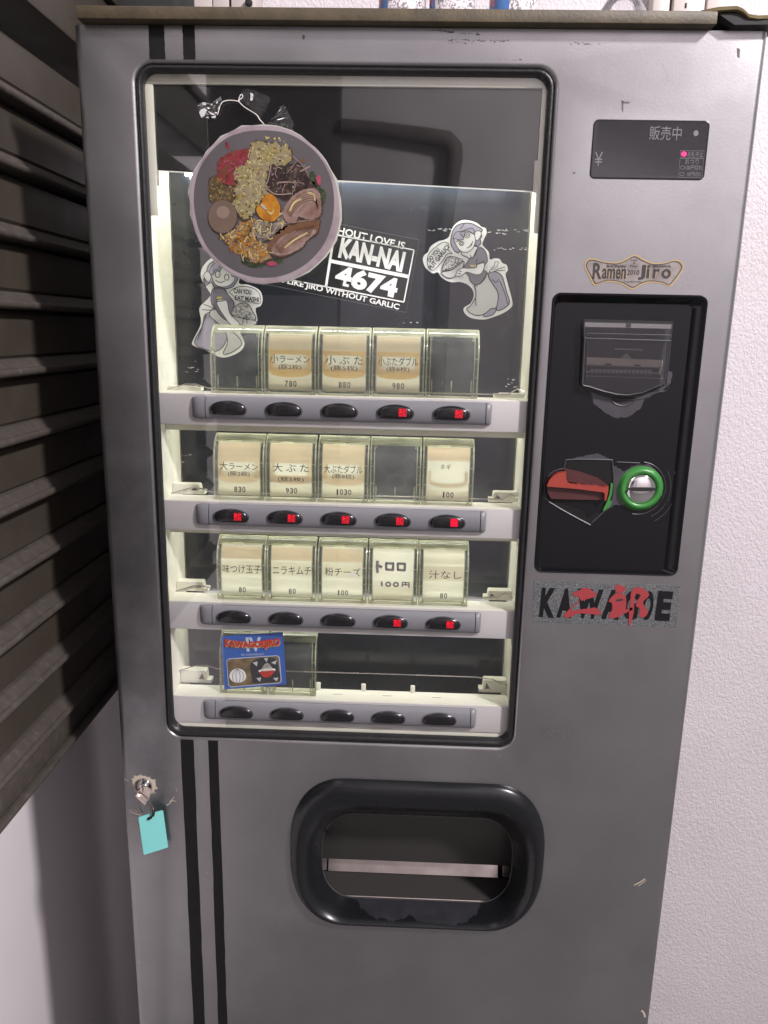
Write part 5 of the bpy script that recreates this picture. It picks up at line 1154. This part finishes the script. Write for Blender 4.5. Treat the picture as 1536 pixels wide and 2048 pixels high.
# tape pieces stuck to the glass
def tape(pts, label, crumple, white=()):
    c_ = sp(pts[0], 0.0055); e_ = empty('clear_tape', label, 'tape', (c_.x, 0.0055, c_.z), 'clear tape on the window glass'); tb = tuple(e_.location)
    lp = [(q_.x, q_.z) for q_ in (sp(p, 0.0055) for p in pts)]
    xs = [p[0] for p in lp]; zs = [p[1] for p in lp]
    mb = MB(tb); n = 16
    def inside(p): return inpoly(p, lp)
    tris = tessellate_polygon([[Vector((p[0], p[1], 0)) for p in lp]])
    bm = bmesh.new(); vs = [bm.verts.new((p[0], 0, p[1])) for p in lp]
    for t in tris: bm.faces.new([vs[i] for i in t])
    bmesh.ops.subdivide_edges(bm, edges=bm.edges, cuts=5, use_grid_fill=True)
    for v in bm.verts: v.co.y = 0.0052-abs(random.gauss(0, crumple))
    for v in bm.verts: v.co -= Vector(tb)
    mb.bm.free(); mb.bm = bm
    mb.build('tape_film', 'tape', e_, smooth=False)
    if white:
        mb = MB(tb)
        for wpts in white: mb.poly([[(q_.x, q_.z) for q_ in (sp(p, 0.004) for p in wpts)]], 0.0030)
        mb.build('torn_paper', 'palegrey', e_, smooth=False, normals=False)
tape([(135, 360), (200, 312), (300, 330), (410, 240), (420, 290), (360, 480), (190, 490)], 'crumpled clear tape at the left end of the string', 0.0010,
     ([(165, 430), (185, 395), (225, 380), (255, 400), (235, 440), (225, 470), (185, 480)], [(200, 315), (245, 318), (240, 350), (205, 345)], [(245, 480), (270, 478), (275, 492), (248, 494)], [(305, 475), (355, 462), (350, 492), (310, 494)], [(270, 415), (330, 445), (318, 452), (268, 425)]))
tape([(640, 200), (700, 150), (760, 170), (960, 250), (968, 285), (915, 420), (870, 490), (640, 300)], 'flat diamond of clear tape above the round sign', 0.00025,
     ([(745, 205), (775, 215), (785, 250), (765, 245), (780, 275), (760, 300), (745, 290), (750, 240)],))
tape([(940, 550), (1040, 440), (1115, 335), (1150, 370), (1200, 480), (1240, 560), (1220, 640), (1100, 600)], 'triangular scrap of clear tape right of the string', 0.00035)

# ================================================================== KEY WITH TAG
ks = empty('key_with_tag', 'key left in the lock with a blank teal tag hanging from it', 'key', (LKX, -0.012, LKZ)); kb = tuple(ks.location)
K_ = (220, 1480, 5.908)
def kp(p, Yp): return at(K_[0]+p[0]/K_[2], K_[1]+p[1]/K_[2], Yp)
mb = MB(kb)   # bow of the key: a stubby plate with an edge turned towards the viewer
A_ = [kp(p, -0.0065) for p in [(375, 560), (430, 550), (485, 600), (455, 722), (420, 705), (330, 650), (330, 610)]]
mb.bm.faces.new([mb.v(p) for p in A_])
Bk = [Vector((p.x, p.y+0.0028, p.z)) for p in A_]; mb.bm.faces.new([mb.v(p) for p in reversed(Bk)])
for i in range(len(A_)):
    j = (i+1) % len(A_); mb.bm.faces.new([mb.v(p) for p in (A_[i], A_[j], Bk[j], Bk[i])])
mb.build('key_bow', 'nickel', ks, smooth=False)
mb = MB(kb)
A_ = [kp(p, -0.0115) for p in [(298, 668), (312, 650), (345, 672), (425, 752), (418, 770), (395, 758)]]
mb.bm.faces.new([mb.v(p) for p in A_]); Bk = [Vector((p.x+0.0006, p.y+0.0045, p.z+0.0012)) for p in A_]; mb.bm.faces.new([mb.v(p) for p in reversed(Bk)])
for i in range(len(A_)):
    j = (i+1) % len(A_); mb.bm.faces.new([mb.v(p) for p in (A_[i], A_[j], Bk[j], Bk[i])])
mb.build('key_edge', 'nickel', ks, smooth=False)
MB(kb).poly([[(q_.x, q_.z) for q_ in (kp(p, -0.0066) for p in [(332, 632), (345, 622), (408, 690), (400, 702), (345, 668)])]], -0.0067).build('key_slot', 'darksteel', ks, smooth=False, normals=False)
MB(kb).box(LKX-0.0012, LKX+0.0012, -0.008, -0.0035, LKZ-0.003, LKZ+0.0025, 0.0003).build('key_blade', 'nickel', ks)
mb = MB(kb)
pts = [kp(p, y) for p, y in (((380, 735), -0.008), ((355, 765), -0.010), ((352, 800), -0.010), ((372, 840), -0.0085), ((392, 862), -0.007))]
mb.tube(pts, 0.0006, 8); pts = [kp(p, y) for p, y in (((470, 745), -0.006), ((492, 775), -0.0085), ((508, 810), -0.0125), ((512, 840), -0.0150))]; mb.tube(pts, 0.0006, 8)
mb.build('split_ring', 'steel', ks)
mb = MB(kb); pts = [kp(p, y) for p, y in (((512, 822), -0.0150), ((517, 860), -0.0168), ((510, 895), -0.0172), ((490, 915), -0.0172), ((465, 925), -0.0170), ((455, 930), -0.0160))]
mb.tube(pts, [0.0014, 0.0015, 0.0015, 0.0014, 0.0015, 0.0017], 8); mb.build('tag_hook', 'seam', ks)
# tag: a thin rounded plate turned about 32 degrees
tl = kp((335, 915), -0.0205); th = math.radians(32); u = Vector((math.cos(th), math.sin(th), 0)); vv = Vector((0.075, 0, -1)).normalized()
nn = u.cross(vv).normalized()
if nn.y > 0: nn = -nn
lp = rrect(0, 0.0268, 0, 0.0470, 0.0016, 4)
lp = [(a, -d) for a, d in lp]
mb = MB(kb); fr = [tl+u*a+vv*(-d) for a, d in lp]
mb.loft([fr, [p-nn*0.0011 for p in fr]], True, True, True); mb.build('tag', 'teal', ks, angle=30)

# ================================================================== THINGS ON TOP
MT['can_body'] = mat('white_can_print', (0.70, 0.66, 0.68), 0.3, ramp=((0.42, (0.20, 0.19, 0.20)), (0.5, (0.66, 0.62, 0.64)), (0.9, (0.72, 0.68, 0.70))), vscale=420, detail=1)
MT['can_blue'] = mat('blue_can_print', (0.03, 0.16, 0.42), 0.3, ramp=((0.45, (0.03, 0.15, 0.42)), (0.6, (0.02, 0.08, 0.25)), (0.68, (0.45, 0.10, 0.06))), vscale=60)
MT['can_metal'] = mat('can_metal', (0.7, 0.69, 0.68), 0.25, 1.0)
ZP = 1.7177
for k, (px0, px1, split, lab) in enumerate(((757, 853, 0.20, 'leftmost of three blue and white cans on top of the machine'), (858, 952, 0.12, 'middle one of three blue and white cans on top'), (978, 1077, 0.36, 'can with the widest blue band, rightmost of three on top'))):
    yc = 0.165; a = at(px0, 5, yc); b_ = at(px1, 5, yc); r = (b_.x-a.x)/2*0.985; cx = (a.x+b_.x)/2
    e = empty('can', lab, 'can', (cx, yc, ZP), 'cans on top of the machine'); base = tuple(e.location)
    a_split = math.pi*(1-split)+math.pi
    def cyl(r, z0, z1, a0, a1, n=24):
        m_ = MB(base); m_.loft([[(cx+r*math.cos(a0+(a1-a0)*q/n), yc+r*math.sin(a0+(a1-a0)*q/n), z_) for q in range(n+1)] for z_ in (z0, z1)], closed=False); return m_
    f0 = math.pi+math.acos(1-2*split)      # angle on the front half where blue ends
    cyl(r, ZP+0.006, ZP+0.150, f0, f0+4.4).build('can_label', 'can_body', e)
    cyl(r, ZP+0.006, ZP+0.150, f0+4.4-math.tau, f0).build('can_band', 'can_blue', e)
    MB(base).lathe([(r*0.93, 0.0), (r*0.99, 0.004), (r*0.998, 0.0059)], (cx, yc, ZP), 'Z', 40).build('can_base', 'can_metal', e)
    MB(base).lathe([(r*0.998, 0.1501), (r*0.9, 0.160), (r*0.4, 0.168), (1e-7, 0.168)], (cx, yc, ZP), 'Z', 40).build('can_top', 'can_metal', e)
c = at(1246, 8, 0.10); rb = 0.0245
e = MB((c.x, 0.10, ZP)).lathe([(1e-7, 0.0), (rb*0.75, 0.001), (rb*0.98, 0.012), (rb, 0.026), (rb*0.9, 0.038), (rb*0.62, 0.049), (rb*0.25, 0.0545), (1e-7, 0.0553)], (c.x, 0.10, ZP), 'Z', 36).build('clear_dome', 'glassbulb', loc=(c.x, 0.10, ZP))
tag(e, 'small clear plastic dome standing on top of the machine', 'dome')
MT['box_cream'] = mat('cream_box_plastic', (0.50, 0.45, 0.42), 0.45, var=0.06, vscale=20)
yw = 0.515
e = empty('switch_box', 'cream electrical switch boxes on the wall above the machine corner', 'switch box', (at(1390, 0, yw).x, 0.5495, 1.80)); base = tuple(e.location)
for px0, px1, nm in ((1308, 1343, 'trunking'), (1348, 1412, 'switch_plate'), (1415, 1486, 'cover_plate')):
    a = at(px0, 0, yw); b_ = at(px1, 0, yw); MB(base).box(a.x, b_.x, yw+(0.004 if nm == 'trunking' else 0.0), 0.5495, 1.74, 2.02, 0.003).build(nm, 'box_cream', e)
a = at(1372, 11, yw-0.001); MB(base).box(a.x-0.0012, a.x+0.0012, yw-0.0012, yw-0.0001, a.z-0.003, a.z+0.0035, 0.0003).build('switch_mark', 'seam', e)
e = empty('meter_box', 'pale grey box with a dark knob on the wall above the striped side', 'box', (at(440, 0, 0.49).x, 0.5495, 1.80)); base = tuple(e.location)
yw = 0.49
for px0, px1, nm, dy in ((367, 424, 'side_panel', 0.002), (425, 458, 'middle_panel', 0.0), (463, 511, 'front_panel', -0.004)):
    a = at(px0, 0, yw); b_ = at(px1, 0, yw); MB(base).box(a.x, b_.x, yw+dy, 0.5495, 1.74, 2.1, 0.002).build(nm, 'box_cream', e)
a = at(497, 6, yw-0.01); MB(base).lathe([(0.0045, 0.0), (0.0055, -0.004), (0.004, -0.009), (1e-7, -0.010)], (a.x, yw-0.0045, a.z+0.001), 'Y', 20).build('knob', 'seam', e)
MT['dark_cloth'] = mat('dark_bag', (0.012, 0.012, 0.012), 0.8, var=0.4, vscale=30, bump=0.5, bscale=50)
a = at(152, 0, 0.30); b_ = at(362, 0, 0.30)
e = MB(((a.x+b_.x)/2, 0.3375, ZP)).box(a.x, b_.x, 0.30, 0.375, ZP, 1.98, 0.012, 3).build('black_case', 'dark_cloth', loc=((a.x+b_.x)/2, 0.3375, ZP))
tag(e, 'black case standing on the left end of the machine top', 'case')
